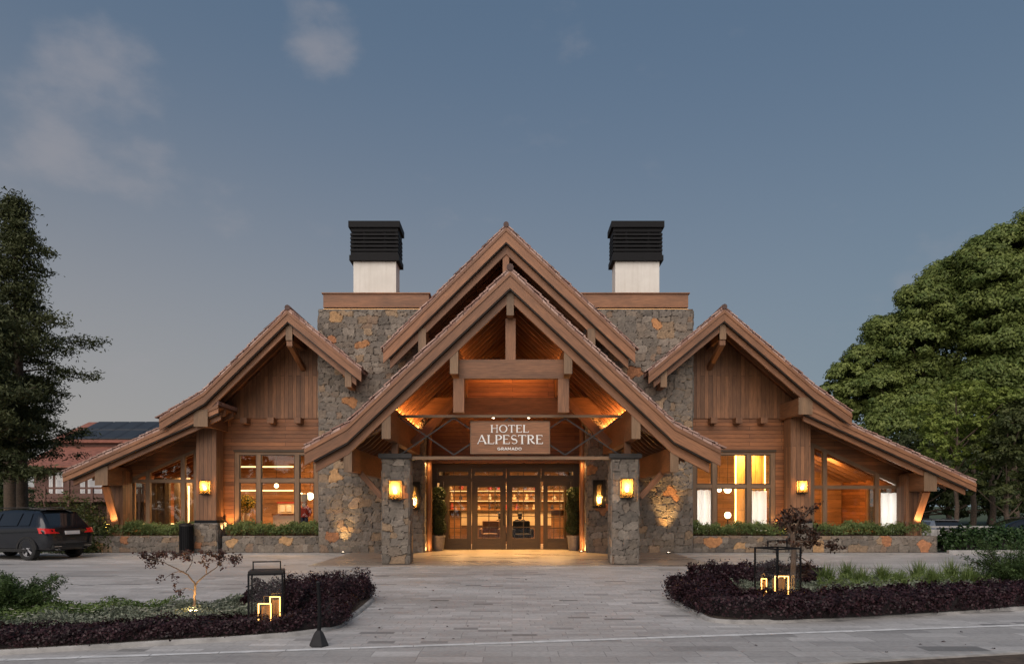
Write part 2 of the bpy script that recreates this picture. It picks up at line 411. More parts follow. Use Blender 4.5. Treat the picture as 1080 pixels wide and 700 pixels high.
def G(px, py):
    d = CAMZ * FPX / (py - HY); return Vector(((px - CX) * d / FPX, d, 0))
def lamp(kind, loc, power, color, parent, size=.1, aim=None, sizey=None, spot=60, blend=.6):
    d = bpy.data.lights.new('lamp', kind); d.energy = power; d.color = color
    if kind == 'AREA':
        d.size = size
        if sizey: d.shape = 'RECTANGLE'; d.size_y = sizey
    else: d.shadow_soft_size = size
    if kind == 'SPOT': d.spot_size = R(spot); d.spot_blend = blend
    o = bpy.data.objects.new('lamp', d); COL.objects.link(o); o.parent = parent
    pw = WPOS.get(parent.name, Vector()) if parent else Vector()
    o.location = Vector(loc) - pw
    if aim is not None: o.rotation_euler = (Vector(aim) - Vector(loc)).to_track_quat('-Z', 'Y').to_euler()
    return o
WARM = (1.0, .52, .18); WARM2 = (1.0, .66, .36)

def leaf_mesh(name, mat, parent, P, N, size, tint, aspect=.55, local=False, extra=None):
    """one small four-cornered leaf at each point of P, facing roughly N; tint 0..1 is the leaf's own colour."""
    P = np.asarray(P, float); n = len(P); N = np.asarray(N, float)
    N = N / (np.linalg.norm(N, axis=1, keepdims=True) + 1e-9)
    T = RNG.normal(size=(n, 3)); T -= N * (T * N).sum(1, keepdims=True); T /= np.linalg.norm(T, axis=1, keepdims=True) + 1e-9
    B = np.cross(N, T); sz = np.asarray(size, float).reshape(-1, 1) * np.ones((n, 1))
    V = np.empty((n, 4, 3))
    V[:, 0] = P - T * sz * .5; V[:, 2] = P + T * sz * .5 - N * sz * .15
    V[:, 1] = P + B * sz * aspect * .5 + N * sz * .08; V[:, 3] = P - B * sz * aspect * .5 + N * sz * .08
    me = bpy.data.meshes.new(name)
    me.vertices.add(n * 4); me.vertices.foreach_set('co', V.ravel())
    me.loops.add(n * 4); me.loops.foreach_set('vertex_index', np.arange(n * 4, dtype=np.int32))
    me.polygons.add(n); me.polygons.foreach_set('loop_start', np.arange(0, n * 4, 4, dtype=np.int32))
    me.update(calc_edges=True)
    a = me.attributes.new('tint', 'FLOAT', 'POINT'); a.data.foreach_set('value', np.repeat(np.clip(tint, 0, 1), 4).astype(np.float32))
    me.materials.append(M[mat]); return link(name, me, parent, local)
def rand_dirs(n):
    d = RNG.normal(size=(n, 3)); return d / np.linalg.norm(d, axis=1, keepdims=True)

# ------------------------------------------------------------------ ground
def sheet(name, pts, z, mat, kind='structure'):
    mb = MB(); mb.face([(x, y, z) for x, y in pts], [(x, y) for x, y in pts])
    return tag(mb.build(name, mat), kind=kind)
PX0, PX1, PY0_, PY1, PD = 17.5, 60, 30.5, 44, -.55          # the car park lies half a metre lower
mb = MB(); gq = lambda *p: mb.face(p, [(q_[0], q_[1]) for q_ in p]); gz = -.03
gq((-900, -60, gz), (900, -60, gz), (900, PY0_, gz), (-900, PY0_, gz)); gq((-900, PY1, gz), (900, PY1, gz), (900, 1500, gz), (-900, 1500, gz))
gq((-900, PY0_, gz), (PX0, PY0_, gz), (PX0, PY1, gz), (-900, PY1, gz)); gq((PX1, PY0_, gz), (900, PY0_, gz), (900, PY1, gz), (PX1, PY1, gz))
ix0, ix1, iy0, iy1 = PX0 + 1, PX1 - 1, PY0_ + 1, PY1 - 1
gq((PX0, PY0_, gz), (PX1, PY0_, gz), (ix1, iy0, PD), (ix0, iy0, PD)); gq((PX1, PY0_, gz), (PX1, PY1, gz), (ix1, iy1, PD), (ix1, iy0, PD))
gq((PX1, PY1, gz), (PX0, PY1, gz), (ix0, iy1, PD), (ix1, iy1, PD)); gq((PX0, PY1, gz), (PX0, PY0_, gz), (ix0, iy0, PD), (ix0, iy1, PD)); gq((ix0, iy0, PD), (ix1, iy0, PD), (ix1, iy1, PD), (ix0, iy1, PD))
tag(mb.build('ground', 'grass_ground'), kind='structure')
sheet('car_park', [(ix0, iy0), (ix1, iy0), (ix1, iy1), (ix0, iy1)], PD + .006, 'road')
sheet('forecourt', [(-45, 8), (60, 8), (60, 26.2), (-45, 26.2)], 0, 'paving')
LA, LB = G(-500, 716), G(1600, 637)                # pale line across the foreground
LA = Vector((-20, 5.55, 0)); LB = Vector((26, 13.6, 0))
p, q = G(0, 696.5), G(1080, 659.5); dl = (q - p).normalized()
LA = p - dl * 14; LB = p + dl * 32; nl = Vector((-dl.y, dl.x, 0))
sheet('road', [(LA - nl * 8).xy, (LB - nl * 8).xy, (LB + nl * .1).xy, (LA + nl * .1).xy], .006, 'road')
mb = MB(); t = 0; L = (LB - LA).length
while t < L:
    a = LA + dl * t; b_ = LA + dl * min(L, t + .73)
    w = .055 + random.uniform(-.004, .004)
    mb.face([(a - nl * w).to_tuple()[:2] + (.011,), (b_ - nl * w).to_tuple()[:2] + (.011,), (b_ + nl * w).to_tuple()[:2] + (.011,), (a + nl * w).to_tuple()[:2] + (.011,)], [(0, 0)] * 4)
    t += .74
tag(mb.build('road_line', 'line'), kind='structure')
sheet('driveway', [(-45, 15.4), (-3.9, 17.6), (-3.9, 20.5), (-7.2, 20.9), (-45, 22.4)], .005, 'drive')
sheet('driveway', [(3.9, 17.3), (60, 16.2), (60, 24.4), (15.6, 24.4), (7.2, 21.0), (3.9, 20.5)], .005, 'drive')
mb = MB(); mb.box(-5.7, 5.7, 20.15, 27.6, -.02, .03, 0); tag(mb.build('porch_floor', 'slab'), kind='structure')
mb = MB(); mb.box(-15.2, -5.7, 25.0, 25.9, -.02, .015, 0); mb.box(5.7, 15.4, 25.0, 25.9, -.02, .015, 0)
tag(mb.build('pavement', 'kerbstone'), kind='structure')
g0, g1 = G(945, 698.5), G(1080, 691)
mb = MB(); d2 = (g1 - g0).normalized(); n2 = Vector((d2.y, -d2.x, 0))
a, b_ = g0 - d2 * 1.2, g0 + d2 * 10
mb.obox((a + b_) / 2 + n2 * .06 + Vector((0, 0, .03)), b_ - a, n2 * .12, Vector((0, 0, .08)), 0)
tag(mb.build('kerb', 'kerbstone'), kind='structure')
mb = MB(); mb.obox((a + b_) / 2 + n2 * 1.12 + Vector((0, 0, .02)), b_ - a, n2 * 2, Vector((0, 0, .06)), 0)
tag(mb.build('soil_bed', 'soil'), kind='structure')

# ------------------------------------------------------------------ rubble stone facing with real relief
def stone_sheet(name, parent, fmap, U, V, seed, res=.033, depth=.055, ochre=.06):
    rg = np.random.default_rng(seed); S = []
    v = 0.0
    while v < V:
        h = rg.uniform(.15, .30); u = -rg.uniform(0, .3)
        while u < U:
            w = rg.uniform(.16, .46); S.append((u + w / 2, v + h / 2 + rg.normal(0, .03), w / 2, h / 2, rg.normal(0, .12))); u += w
        v += h
    spots = []; need = max(1, int(U * V * ochre * 8.5))                  # the ochre blocks stand apart from each other
    for _ in range(400):
        c = (rg.uniform(.1, U - .1), rg.uniform(.12, max(.13, V - .12)))
        if all(math.dist(c, q_) > .62 for q_ in spots): spots.append(c)
        if len(spots) >= need: break
    big = len(spots); B = [(c[0], c[1], rg.uniform(.2, .36) / 2, rg.uniform(.2, .34) / 2, rg.normal(0, .4)) for c in spots]
    S = [s_ for s_ in S if not any(abs(s_[0] - q_[0]) < q_[2] + s_[2] * .55 and abs(s_[1] - q_[1]) < q_[3] + s_[3] * .55 for q_ in B)] + B
    S = np.array(S); k0 = len(S) - big
    nu, nv = max(2, int(U / res) + 1), max(2, int(V / res) + 1)
    uu, vv = np.meshgrid(np.linspace(0, U, nu), np.linspace(0, V, nv)); u, v = uu.ravel(), vv.ravel()
    uw = u + .02 * np.sin(v * 9 + seed) + .012 * np.sin(v * 23 + u * 7); vw = v + .02 * np.sin(u * 8 + seed * 2) + .012 * np.sin(u * 21 + v * 5)
    F1 = np.full(u.shape, 1e9); F2 = F1.copy(); ID = np.zeros(u.shape, int)
    for i, (cu, cv, hw, hh, r) in enumerate(S):
        sel = np.where((abs(uw - cu) < .9) & (abs(vw - cv) < .9))[0]
        du, dv = uw[sel] - cu, vw[sel] - cv; c, s_ = math.cos(r), math.sin(r)
        a, b = abs(du * c + dv * s_) / hw, abs(-du * s_ + dv * c) / hh
        d = (a ** 7 + b ** 7) ** (1 / 7)
        if i >= k0: d = d * .82
        f1 = F1[sel]; less = d < f1
        F2[sel] = np.where(less, f1, np.minimum(F2[sel], d)); F1[sel] = np.where(less, d, f1); ID[sel] = np.where(less, i, ID[sel])
    gap = np.clip((F2 - F1) / .16, 0, 1)
    base = rg.uniform(.25, 1, len(S)); tx, ty = rg.normal(0, .35, len(S)), rg.normal(0, .35, len(S))
    du, dv = uw - S[ID, 0], vw - S[ID, 1]
    H = depth * (gap ** .6) * (.35 + .65 * base[ID] + tx[ID] * du * 2 + ty[ID] * dv * 2) + rg.normal(0, .003, u.shape)
    edge = (uu == 0) | (uu == U) | (vv == 0) | (vv == V); H = np.where(edge.ravel(), -.02, H)
    pal = np.array([(.21, .20, .187), (.235, .225, .208), (.19, .183, .172), (.255, .24, .22), (.215, .198, .176), (.265, .25, .228), (.235, .21, .182)])
    cols = pal[rg.integers(0, len(pal), len(S))] * np.array([.85, .765, .68]) * rg.uniform(.78, 1.2, (len(S), 1))
    tan = rg.random(len(S)) < .10; cols[tan] = np.array([(.26, .185, .12), (.30, .21, .13), (.23, .16, .11)])[rg.integers(0, 3, tan.sum())]
    oc = np.arange(len(S)) >= k0; oc &= rg.random(len(S)) < .85
    cols[oc] = np.array([(.47, .225, .095), (.42, .19, .09), (.48, .29, .14), (.40, .28, .18)])[rg.integers(0, 4, oc.sum())] * rg.uniform(.8, 1.1, (oc.sum(), 1))
    C = cols[ID] * (.16 + .84 * np.clip(gap * 1.4, 0, 1) ** .8)[:, None]
    P = fmap(u, v, H)
    i = np.arange(nu * nv).reshape(nv, nu)
    F = np.stack([i[:-1, :-1], i[:-1, 1:], i[1:, 1:], i[1:, :-1]], -1).reshape(-1, 4)
    me = bpy.data.meshes.new(name); me.from_pydata(P.tolist(), [], F.tolist())
    at_ = me.attributes.new('stone', 'FLOAT_COLOR', 'POINT')
    at_.data.foreach_set('color', np.hstack([C, np.ones((len(C), 1))]).astype(np.float32).ravel())
    me.materials.append(M['stone']); return link(name, me, parent)
def front(x0, y, z0): return lambda u, v, h: np.stack([x0 + u, y - h, z0 + v], 1)
def leftside(x, y1, z0): return lambda u, v, h: np.stack([x - h, y1 - u, z0 + v], 1)
def rightside(x, y0, z0): return lambda u, v, h: np.stack([x + h, y0 + u, z0 + v], 1)

# ------------------------------------------------------------------ hotel
M['led_faint'] = emit('faint strip', (1, .5, .16), .7)
hotel = thing('hotel_building', (0, 25.8, 0), 'timber and rubble stone alpine hotel with three front gables and two chimneys', 'hotel')
def hp(mb, name, mat, parent=hotel, **k): return mb.build(name, mat, parent, **k)

def stone_block(x0, x1, y0, y1, z1, seed):
    core = MB(); core.box(x0, x1, y0, y1, 0, z1); c = hp(core, 'stone_wall', 'stone_core')
    stone_sheet('stone_facing', c, front(x0, y0, 0), x1 - x0, z1, seed)
    return c
SLW = (-6.93, -3.16); SRW = (2.68, 6.48)
wl_ = stone_block(SLW[0], SLW[1], 25.8, 34, 8.73, 5); wr_ = stone_block(SRW[0], SRW[1], 25.8, 34, 8.73, 9)
stone_sheet('stone_facing', wl_, rightside(SLW[1], 25.8, 0), 1.7, 5, 21); stone_sheet('stone_facing', wr_, leftside(SRW[0], 27.5, 0), 1.7, 5, 22)
stone_sheet('stone_facing', wl_, leftside(SLW[0], 34, 4.8), 8.2, 3.93, 23, .06); stone_sheet('stone_facing', wr_, rightside(SRW[1], 25.8, 4.8), 8.2, 3.93, 24, .06)
for x0, x1 in ((-6.81, -3.0), (2.4, 6.36)):
    mb = MB(); mb.box(x0, x1, 26.0, 33.6, 8.85, 9.33, 0); pp = hp(mb, 'parapet', 'fascia')
    mb = MB(); mb.box(x0 + .02, x1 - .02, 26.06, 33.5, 8.732, 8.85, 0); mb.build('parapet_base', 'steel', pp)
    mb = MB(); mb.box(x0 + .02, x1 - .02, 25.93, 25.96, 8.75, 8.775, 0); mb.build('light_strip', 'led_faint', pp)  # thin, faintly glowing ochre line below the parapet
    mb = MB(); mb.box(x0 - .05, x1 + .05, 25.95, 33.65, 9.33, 9.37, 0); mb.build('coping', 'fascia', pp)
def chimney(x0, x1):
    mb = MB(); mb.box(x0, x1, 27, 27.85, 9.2, 11.0); c = hp(mb, 'chimney', 'white_wall')
    e = .13; cap = MB()
    cap.box(x0 - e, x1 + e, 27 - e, 27.85 + e, 10.84, 11.04); cap.box(x0 - e + .04, x1 + e - .04, 27 - e + .04, 27.85 + e - .04, 11.04, 11.16)
    cap.box(x0 - e - .03, x1 + e + .03, 27 - e - .03, 27.85 + e + .03, 12.07, 12.3); cap.box(x0 - e + .05, x1 + e - .05, 27 - e + .05, 27.85 + e - .05, 11.92, 12.07)
    for k in range(5):
        z = 11.2 + k * .145
        cap.box(x0 - e + .03, x1 + e - .03, 27 - e + .03, 27 - e + .09, z, z + .085); cap.box(x0 - e + .03, x1 + e - .03, 27.85 + e - .09, 27.85 + e - .03, z, z + .085)
        cap.box(x0 - e + .03, x0 - e + .09, 27 - e + .1, 27.85 + e - .1, z, z + .085); cap.box(x1 + e - .09, x1 + e - .03, 27 - e + .1, 27.85 + e - .1, z, z + .085)
    for xx in (x0 - .06, x0 + .38, x1 - .44, x1):
        for yy in (27 - .05, 27.85 - .01): cap.box(xx, xx + .06, yy, yy + .06, 11.1, 11.98)
    cap.build('chimney_cap', 'black', c)
chimney(-5.94, -4.345); chimney(3.87, 5.52)

def along(pts, t):
    for a, b in zip(pts, pts[1:]):
        l = math.dist(a, b)
        if t <= l: return (a[0] + (b[0] - a[0]) * t / l, a[1] + (b[1] - a[1]) * t / l), math.atan2(b[1] - a[1], b[0] - a[0])
        t -= l
    return pts[-1], math.atan2(pts[-1][1] - pts[-2][1], pts[-1][0] - pts[-2][0])
def plen(pts): return sum(math.dist(a, b) for a, b in zip(pts, pts[1:]))
def gable_roof(name, slopes, y0, y1, b1=.42, b2=.32, rafter=.62, rafters=True, ridge=None):
    """slopes: polylines (X, Z) running down from the ridge; each gets tiles, two stepped bargeboards, soffit boards and rafters."""
    root = None
    for pts in slopes:
        mb = MB(); mb.strip(pts, 0, -.10, y0 + .02, y1, True)
        L = plen(pts); k = 0; st = .27
        while k * st < L - .05:
            (x, z), a = along(pts, k * st + st * .5)
            dx, dz = math.cos(a), math.sin(a); n = Vector((-dz, 0, dx)); n = n if n.z > 0 else -n
            tl = random.uniform(-.012, .012)
            c = Vector((x, (y0 + .14), z)) + n * (.03 + tl)
            tilt = Vector((dx, 0, dz)) + n * .09
            mb.obox(c, tilt * .31, Vector((0, .3 + random.uniform(-.02, .02), 0)), n * .035, 0); k += 1
        # rows of tiles over the whole slope
        k = 0
        while k * .3 < L - .1:
            (x, z), a = along(pts, k * .3 + .15)
            dx, dz = math.cos(a), math.sin(a); n = Vector((-dz, 0, dx)); n = n if n.z > 0 else -n
            mb.obox(Vector((x, (y0 + y1) / 2 + .15, z)) + n * .028, (Vector((dx, 0, dz)) + n * .08) * .32, Vector((0, y1 - y0 - .32, 0)), n * .03, 1); k += 1
        r = hp(mb, name, 'tile'); root = root or r
        mb = MB(); mb.strip(pts, -.10, -.10 - b1, y0, y0 + .07); hp(mb, 'bargeboard', 'fascia')
        inner = list(pts); (ex, ez), _ = along(pts, L - .28); 
        cut = [p for i, p in enumerate(pts) if sum(math.dist(pts[j], pts[j + 1]) for j in range(i)) < L - .3] + [(ex, ez)]
        mb = MB(); mb.strip(cut, -.10 - b1 + .03, -.10 - b1 - b2, y0 + .2, y0 + .3); hp(mb, 'inner_bargeboard', 'fascia')
        mb = MB(); mb.strip(pts, -.085, -.2, y0 - .03, y0 - .002); hp(mb, 'verge_trim', 'fascia')
        mb = MB(); mb.strip(cut, -.101 - b1, -.101 - b1 - .04, y0 + .03, y0 + .198); hp(mb, 'flashing', 'flashing')  # dark strip painted in for the shade between the two boards
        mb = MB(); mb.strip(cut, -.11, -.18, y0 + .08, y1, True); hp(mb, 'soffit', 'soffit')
        if rafters:
            y = y0 + .62
            while y < y1 - .1:
                mb = MB(); mb.strip(cut, -.181, -.38, y, y + .09); hp(mb, 'rafter', 'beam'); y += rafter
    if ridge:
        mb = MB()
        y = y0 - .03; 
        while y < y1:
            mb.tube([(ridge[0], y, ridge[1] + .0), (ridge[0], min(y + .36, y1), ridge[1] + .02)], [.095, .08], 8); y += .34
        mb.build('ridge_tile', 'tile', root)

# porch
PY0 = 19.3
P_L = [(-.05, 8.05), (-4.42, 3.92), (-5.56, 3.30)]; P_R = [(-.05, 8.05), (4.36, 3.92), (5.59, 3.28)]
gable_roof('porch_roof', (P_L, P_R), PY0, 27.45, .42, .30, .6, ridge=(-.05, 8.08))
def rz(pts, x):
    for a, b in zip(pts, pts[1:]):
        if min(a[0], b[0]) <= x <= max(a[0], b[0]): return a[1] + (b[1] - a[1]) * (x - a[0]) / (b[0] - a[0])
def purlin(x, z0, z1, w, y0, y1, mat='beam', name='purlin'):
    mb = MB(); mb.box(x - w / 2, x + w / 2, y0, y1, z0, z1, 1); p = hp(mb, name, mat)
    mb = MB(); mb.box(x - w / 2 - .012, x + w / 2 + .012, y0 - .03, y0 - .002, z0 - .01, z1 + .01, 2); mb.build('end_cap', 'frame', p)
    return p
for s, cx in ((-1, -.05), (1, .0)):
    purlin(cx + s * 3.36, 3.52, 4.42, .22, 19.55, 27.4); purlin(cx + s * 4.40, 2.62, 3.28, .2, 19.55, 25.8)
    purlin(cx + s * 1.52, 5.28, 6.08, .2, 19.55, 27.4)
    mb = MB(); mb.beam((cx + s * 5.42, 19.78, 2.98), (cx + s * 3.47, 19.78, 3.98), .18, .32); hp(mb, 'eave_tie', 'fascia')
    mb = MB(); mb.beam((cx + s * 4.36, 20.9, 2.66), (cx + s * 3.72, 20.9, 1.95), .14, .16); hp(mb, 'brace', 'fascia')
    mb = MB(); mb.box(cx + s * 1.42 - .15, cx + s * 1.42 + .15, 19.85, 20.1, 4.27, 5.2, 2); hp(mb, 'truss_post', 'fascia')
    mb = MB(); mb.box(cx + s * 3.33 - .09, cx + s * 3.33 + .09, 20.75, 20.95, 3.2, 3.72, 2); hp(mb, 'post', 'beam')
    mb = MB(); mb.beam((cx + s * 3.2, 23.6, 3.7), (cx + s * 1.6, 23.6, 5.35), .2, .26); hp(mb, 'inner_brace', 'beam')
purlin(-.05, 6.85, 7.5, .17, 19.5, 27.4, name='ridge_beam')
mb = MB(); mb.box(-1.46, 1.42, 19.84, 20.06, 5.2, 5.72, 0); hp(mb, 'collar_beam', 'fascia')
mb = MB(); mb.box(-.18, .1, 19.87, 20.03, 5.722, 6.86, 2); hp(mb, 'king_post', 'fascia')
mb = MB(); mb.box(-3.1, 2.95, 24.0, 24.25, 4.72, 5.3, 0); hp(mb, 'tie_beam', 'beam')
mb = MB(); mb.box(-1.5, 1.4, 24.06, 24.2, 5.303, 6.5, 0); hp(mb, 'truss_panel', 'plank_h')
lamp('AREA', (-.05, 23.7, 6.4), 20, (1, .42, .11), hotel, 2.4, (-.05, 24.06, 5.75), .05)

def porch_column(x0, x1, seed):
    y0, y1, z1 = 20.5, 21.26, 3.05
    mb = MB(); mb.box(x0 + .03, x1 - .03, y0 + .03, y1 - .03, 0, z1); c = hp(mb, 'porch_column', 'stone_core')
    stone_sheet('stone_facing', c, front(x0 + .01, y0 + .03, .03), x1 - x0 - .02, z1 - .04, seed, .025, .05, .09)
    stone_sheet('stone_facing', c, leftside(x0 + .03, y1, .03), y1 - y0 - .02, z1 - .04, seed + 1, .03, .05, .09)
    stone_sheet('stone_facing', c, rightside(x1 - .03, y0, .03), y1 - y0 - .02, z1 - .04, seed + 2, .03, .05, .09)
    mb = MB(); mb.box(x0 - .07, x1 + .07, y0 - .06, y1 + .06, z1, z1 + .13); mb.build('cap_plate', 'steel', c)
porch_column(-3.72, -2.92, 40); porch_column(2.83, 3.62, 50)
ra = bpy.data.objects.new('railing', None); COL.objects.link(ra); ra.parent = hotel; ra.location = Vector((0, 20.6, 3.05)) - WPOS[hotel.name]; WPOS[ra.name] = Vector((0, 20.6, 3.05))
def rb(name, p0, p1, w, h, mat='steel'): mb = MB(); mb.beam(p0, p1, w, h); mb.build(name, mat, ra)
rb('top_rail', (-3.25, 20.6, 4.25), (3.15, 20.6, 4.25), .12, .07, 'frame'); rb('bottom_rail', (-2.9, 20.6, 3.06), (2.83, 20.6, 3.06), .12, .09, 'frame')
for x in (-3.2, -1.66, 1.52, 3.08): rb('baluster', (x, 20.6, 3.1 if abs(x) < 2 else 3.21), (x, 20.6, 4.214), .07, .07)
for a, b in ((-3.2, -1.66), (1.52, 3.08), (-1.66, -.07), (-.07, 1.52)):
    rb('cross_bar', (a, 20.585, 3.15), (b, 20.585, 4.2), .02, .035); rb('cross_bar', (a, 20.615, 4.2), (b, 20.615, 3.15), .02, .035)

# rear gable above the porch
RG_L = [(-.2, 11.22), (-4.38, 7.1)]; RG_R = [(-.2, 11.22), (4.19, 7.1)]
gable_roof('main_roof', (RG_L, RG_R), 24.5, 34.5, .46, .34, .8, ridge=(-.2, 11.25))
mb = MB(); mb.box(-.32, -.1, 24.75, 24.95, 9.3, 10.5, 2); hp(mb, 'king_post', 'fascia')
for x in (-3.08, 2.72): purlin(x, 6.95, 7.75, .24, 24.7, 27.5)
purlin(-.2, 9.9, 10.5, .18, 25, 27.4, name='ridge_beam')

# porch back wall with the entrance doors (opening X -3.0..2.55, Z 0..3.2)
DY = 27.5
mb = MB(); mb.poly([(-3.16, 3.3), (2.68, 3.3), (2.68, 8.4), (-.2, 10.95), (-3.16, 8.2)], DY, DY + .2); hp(mb, 'entrance_wall', 'plank_h')
mb = MB()
for x0, x1 in ((-3.16, -2.86), (2.36, 2.68)): mb.box(x0, x1, DY, DY + .2, 0, 3.3, 2)
mb.box(-2.86, 2.36, DY + .01, DY + .19, 3.12, 3.3, 0); ef = hp(mb, 'entrance_frame', 'doorwood')
def glazed(name, x0, x1, z0, z1, y, stile, bars_x, bars_z, parent, mat='doorwood', base=None, bar=.03, thick=.07):
    """framed glazing with its own pane"""
    mb = MB(); base = stile if base is None else base
    mb.box(x0, x0 + stile, y, y + thick, z0, z1, 2); mb.box(x1 - stile, x1, y, y + thick, z0, z1, 2)
    mb.box(x0 + stile, x1 - stile, y + .002, y + thick - .002, z0, z0 + base, 0); mb.box(x0 + stile, x1 - stile, y + .002, y + thick - .002, z1 - stile, z1, 0)
    ix0, ix1, iz0, iz1 = x0 + stile, x1 - stile, z0 + base, z1 - stile
    for b in bars_x: xx = ix0 + (ix1 - ix0) * b; mb.box(xx - bar / 2, xx + bar / 2, y + .012, y + thick - .012, iz0, iz1, 2)
    for b in bars_z: zz = iz0 + (iz1 - iz0) * b; mb.box(ix0, ix1, y + .015, y + thick - .015, zz - bar / 2, zz + bar / 2, 0)
    o = hp(mb, name, mat, parent)
    mb = MB(); mb.box(ix0, ix1, y + thick / 2 - .004, y + thick / 2 + .004, iz0, iz1); mb.build('pane', 'glass', o)
    return o
dx = lambda px: X(px, DY)
for a, b in ((468, 497), (573, 602)): glazed('side_light', dx(a), dx(b), .03, 2.62, DY + .04, .17, (.33, .66), (.2, .4, .6, .8), hotel, base=.42)
for a, b, hx in ((497.6, 533.6, 1), (534.2, 570.2, -1)):
    d = glazed('entrance_door', dx(a), dx(b), .03, 2.62, DY + .05, .22, (.5,), (.22, .44, .62, .82), hotel, base=.42)
    hb = MB(); xx = dx(533.9) - hx * .1; hb.tube([(xx, DY - .03, .95), (xx, DY - .03, 1.65)], .018, 8); hb.box(xx - .012, xx + .012, DY - .03, DY + .05, 1.0, 1.03); hb.box(xx - .012, xx + .012, DY - .03, DY + .05, 1.57, 1.6)
    hb.build('handle', 'steel', d)
mb = MB(); mb.box(-2.86, 2.36, DY + .02, DY + .16, 2.62, 2.74, 0)
for px in (466, 604): mb.box(dx(px) - .06, dx(px) + .06, DY + .021, DY + .15, 0, 2.62, 2)
hp(mb, 'door_frame', 'doorwood')
for a, b in ((460, 497), (497.6, 533.6), (534.2, 570.2), (571, 608)): glazed('transom', dx(a), dx(b), 2.742, 3.12, DY + .05, .12, (.5,), (), hotel)
for a, b in ((458, 464.5), (605.5, 610)): glazed('side_panel', dx(a), dx(b), .03, 2.62, DY + .06, .05, (), (.5,), hotel)
# glowing entrance posts
for x in (-3.02, 2.56):
    mb = MB(); mb.tube([(x, 26.32, .03), (x, 26.32, 4.6)], .1, 16); ep = hp(mb, 'entrance_post', 'fascia', smooth=True)
    mb = MB(); mb.box(x - .2 * (1 if x < 0 else -1) - .012, x - .2 * (1 if x < 0 else -1) + .012, 26.3, 26.32, .06, 3.2, 2); mb.build('light_strip', 'led_dim', ep)
    lamp('AREA', (x, 25.98, .08), 6, WARM, hotel, .12, (x, 26.32, 2.2), .12)
    lamp('AREA', (x, 25.98, 3.25), 6, WARM, hotel, .12, (x, 26.32, 1.2), .12)
mb = MB(); mb.box(-3.0, 2.6, 26.9, 27.49, 3.31, 3.36, 0); hp(mb, 'door_canopy', 'plank_h')
# downlights under the canopy and strips along the purlins
for x in (-2.2, -.9, .45, 1.75):
    mb = MB(); mb.lathe((x, 27.2, 3.30), [(.03, .006), (.045, 0), (.05, 0), (.05, .009)], 12); hp(mb, 'downlight', 'black')
    lamp('SPOT', (x, 27.18, 3.27), 520, (1, .56, .18), hotel, .03, (x * 1.02, 26.1, 0), spot=90, blend=.8)
for s, cx in ((-1, -.05), (1, 0.)):
    for (xo, z, pw, aimx, aimz) in ((3.36, 4.46, 95, 2.5, 6.4), (1.52, 6.12, 13, .6, 8.5)):
        x = cx + s * (xo - .02)
        mb = MB(); mb.box(x - .04, x + .04, 20.9, 27.2, z - .035, z - .01, 1); hp(mb, 'light_strip', 'led_soft')
        lamp('AREA', (x, 24.2, z + .02), pw, (1, .42, .11), hotel, 6.2, (cx + s * aimx, 24.2, aimz), .06)
for x in (-.62, .55):
    mb = MB(); mb.tube([(x, 24.0, 4.73), (x, 24.0, 4.62)], .05, 10); sp = hp(mb, 'ceiling_spot', 'black')
    mb = MB(); mb.lathe((x, 24.0, 4.612), [(0, 0), (.042, 0), (.042, .006)], 12); mb.build('lens', 'spot', sp)
    lamp('SPOT', (x, 24.0, 4.58), 90, WARM2, hotel, .04, (x, 23.2, 0), spot=80, blend=.7)

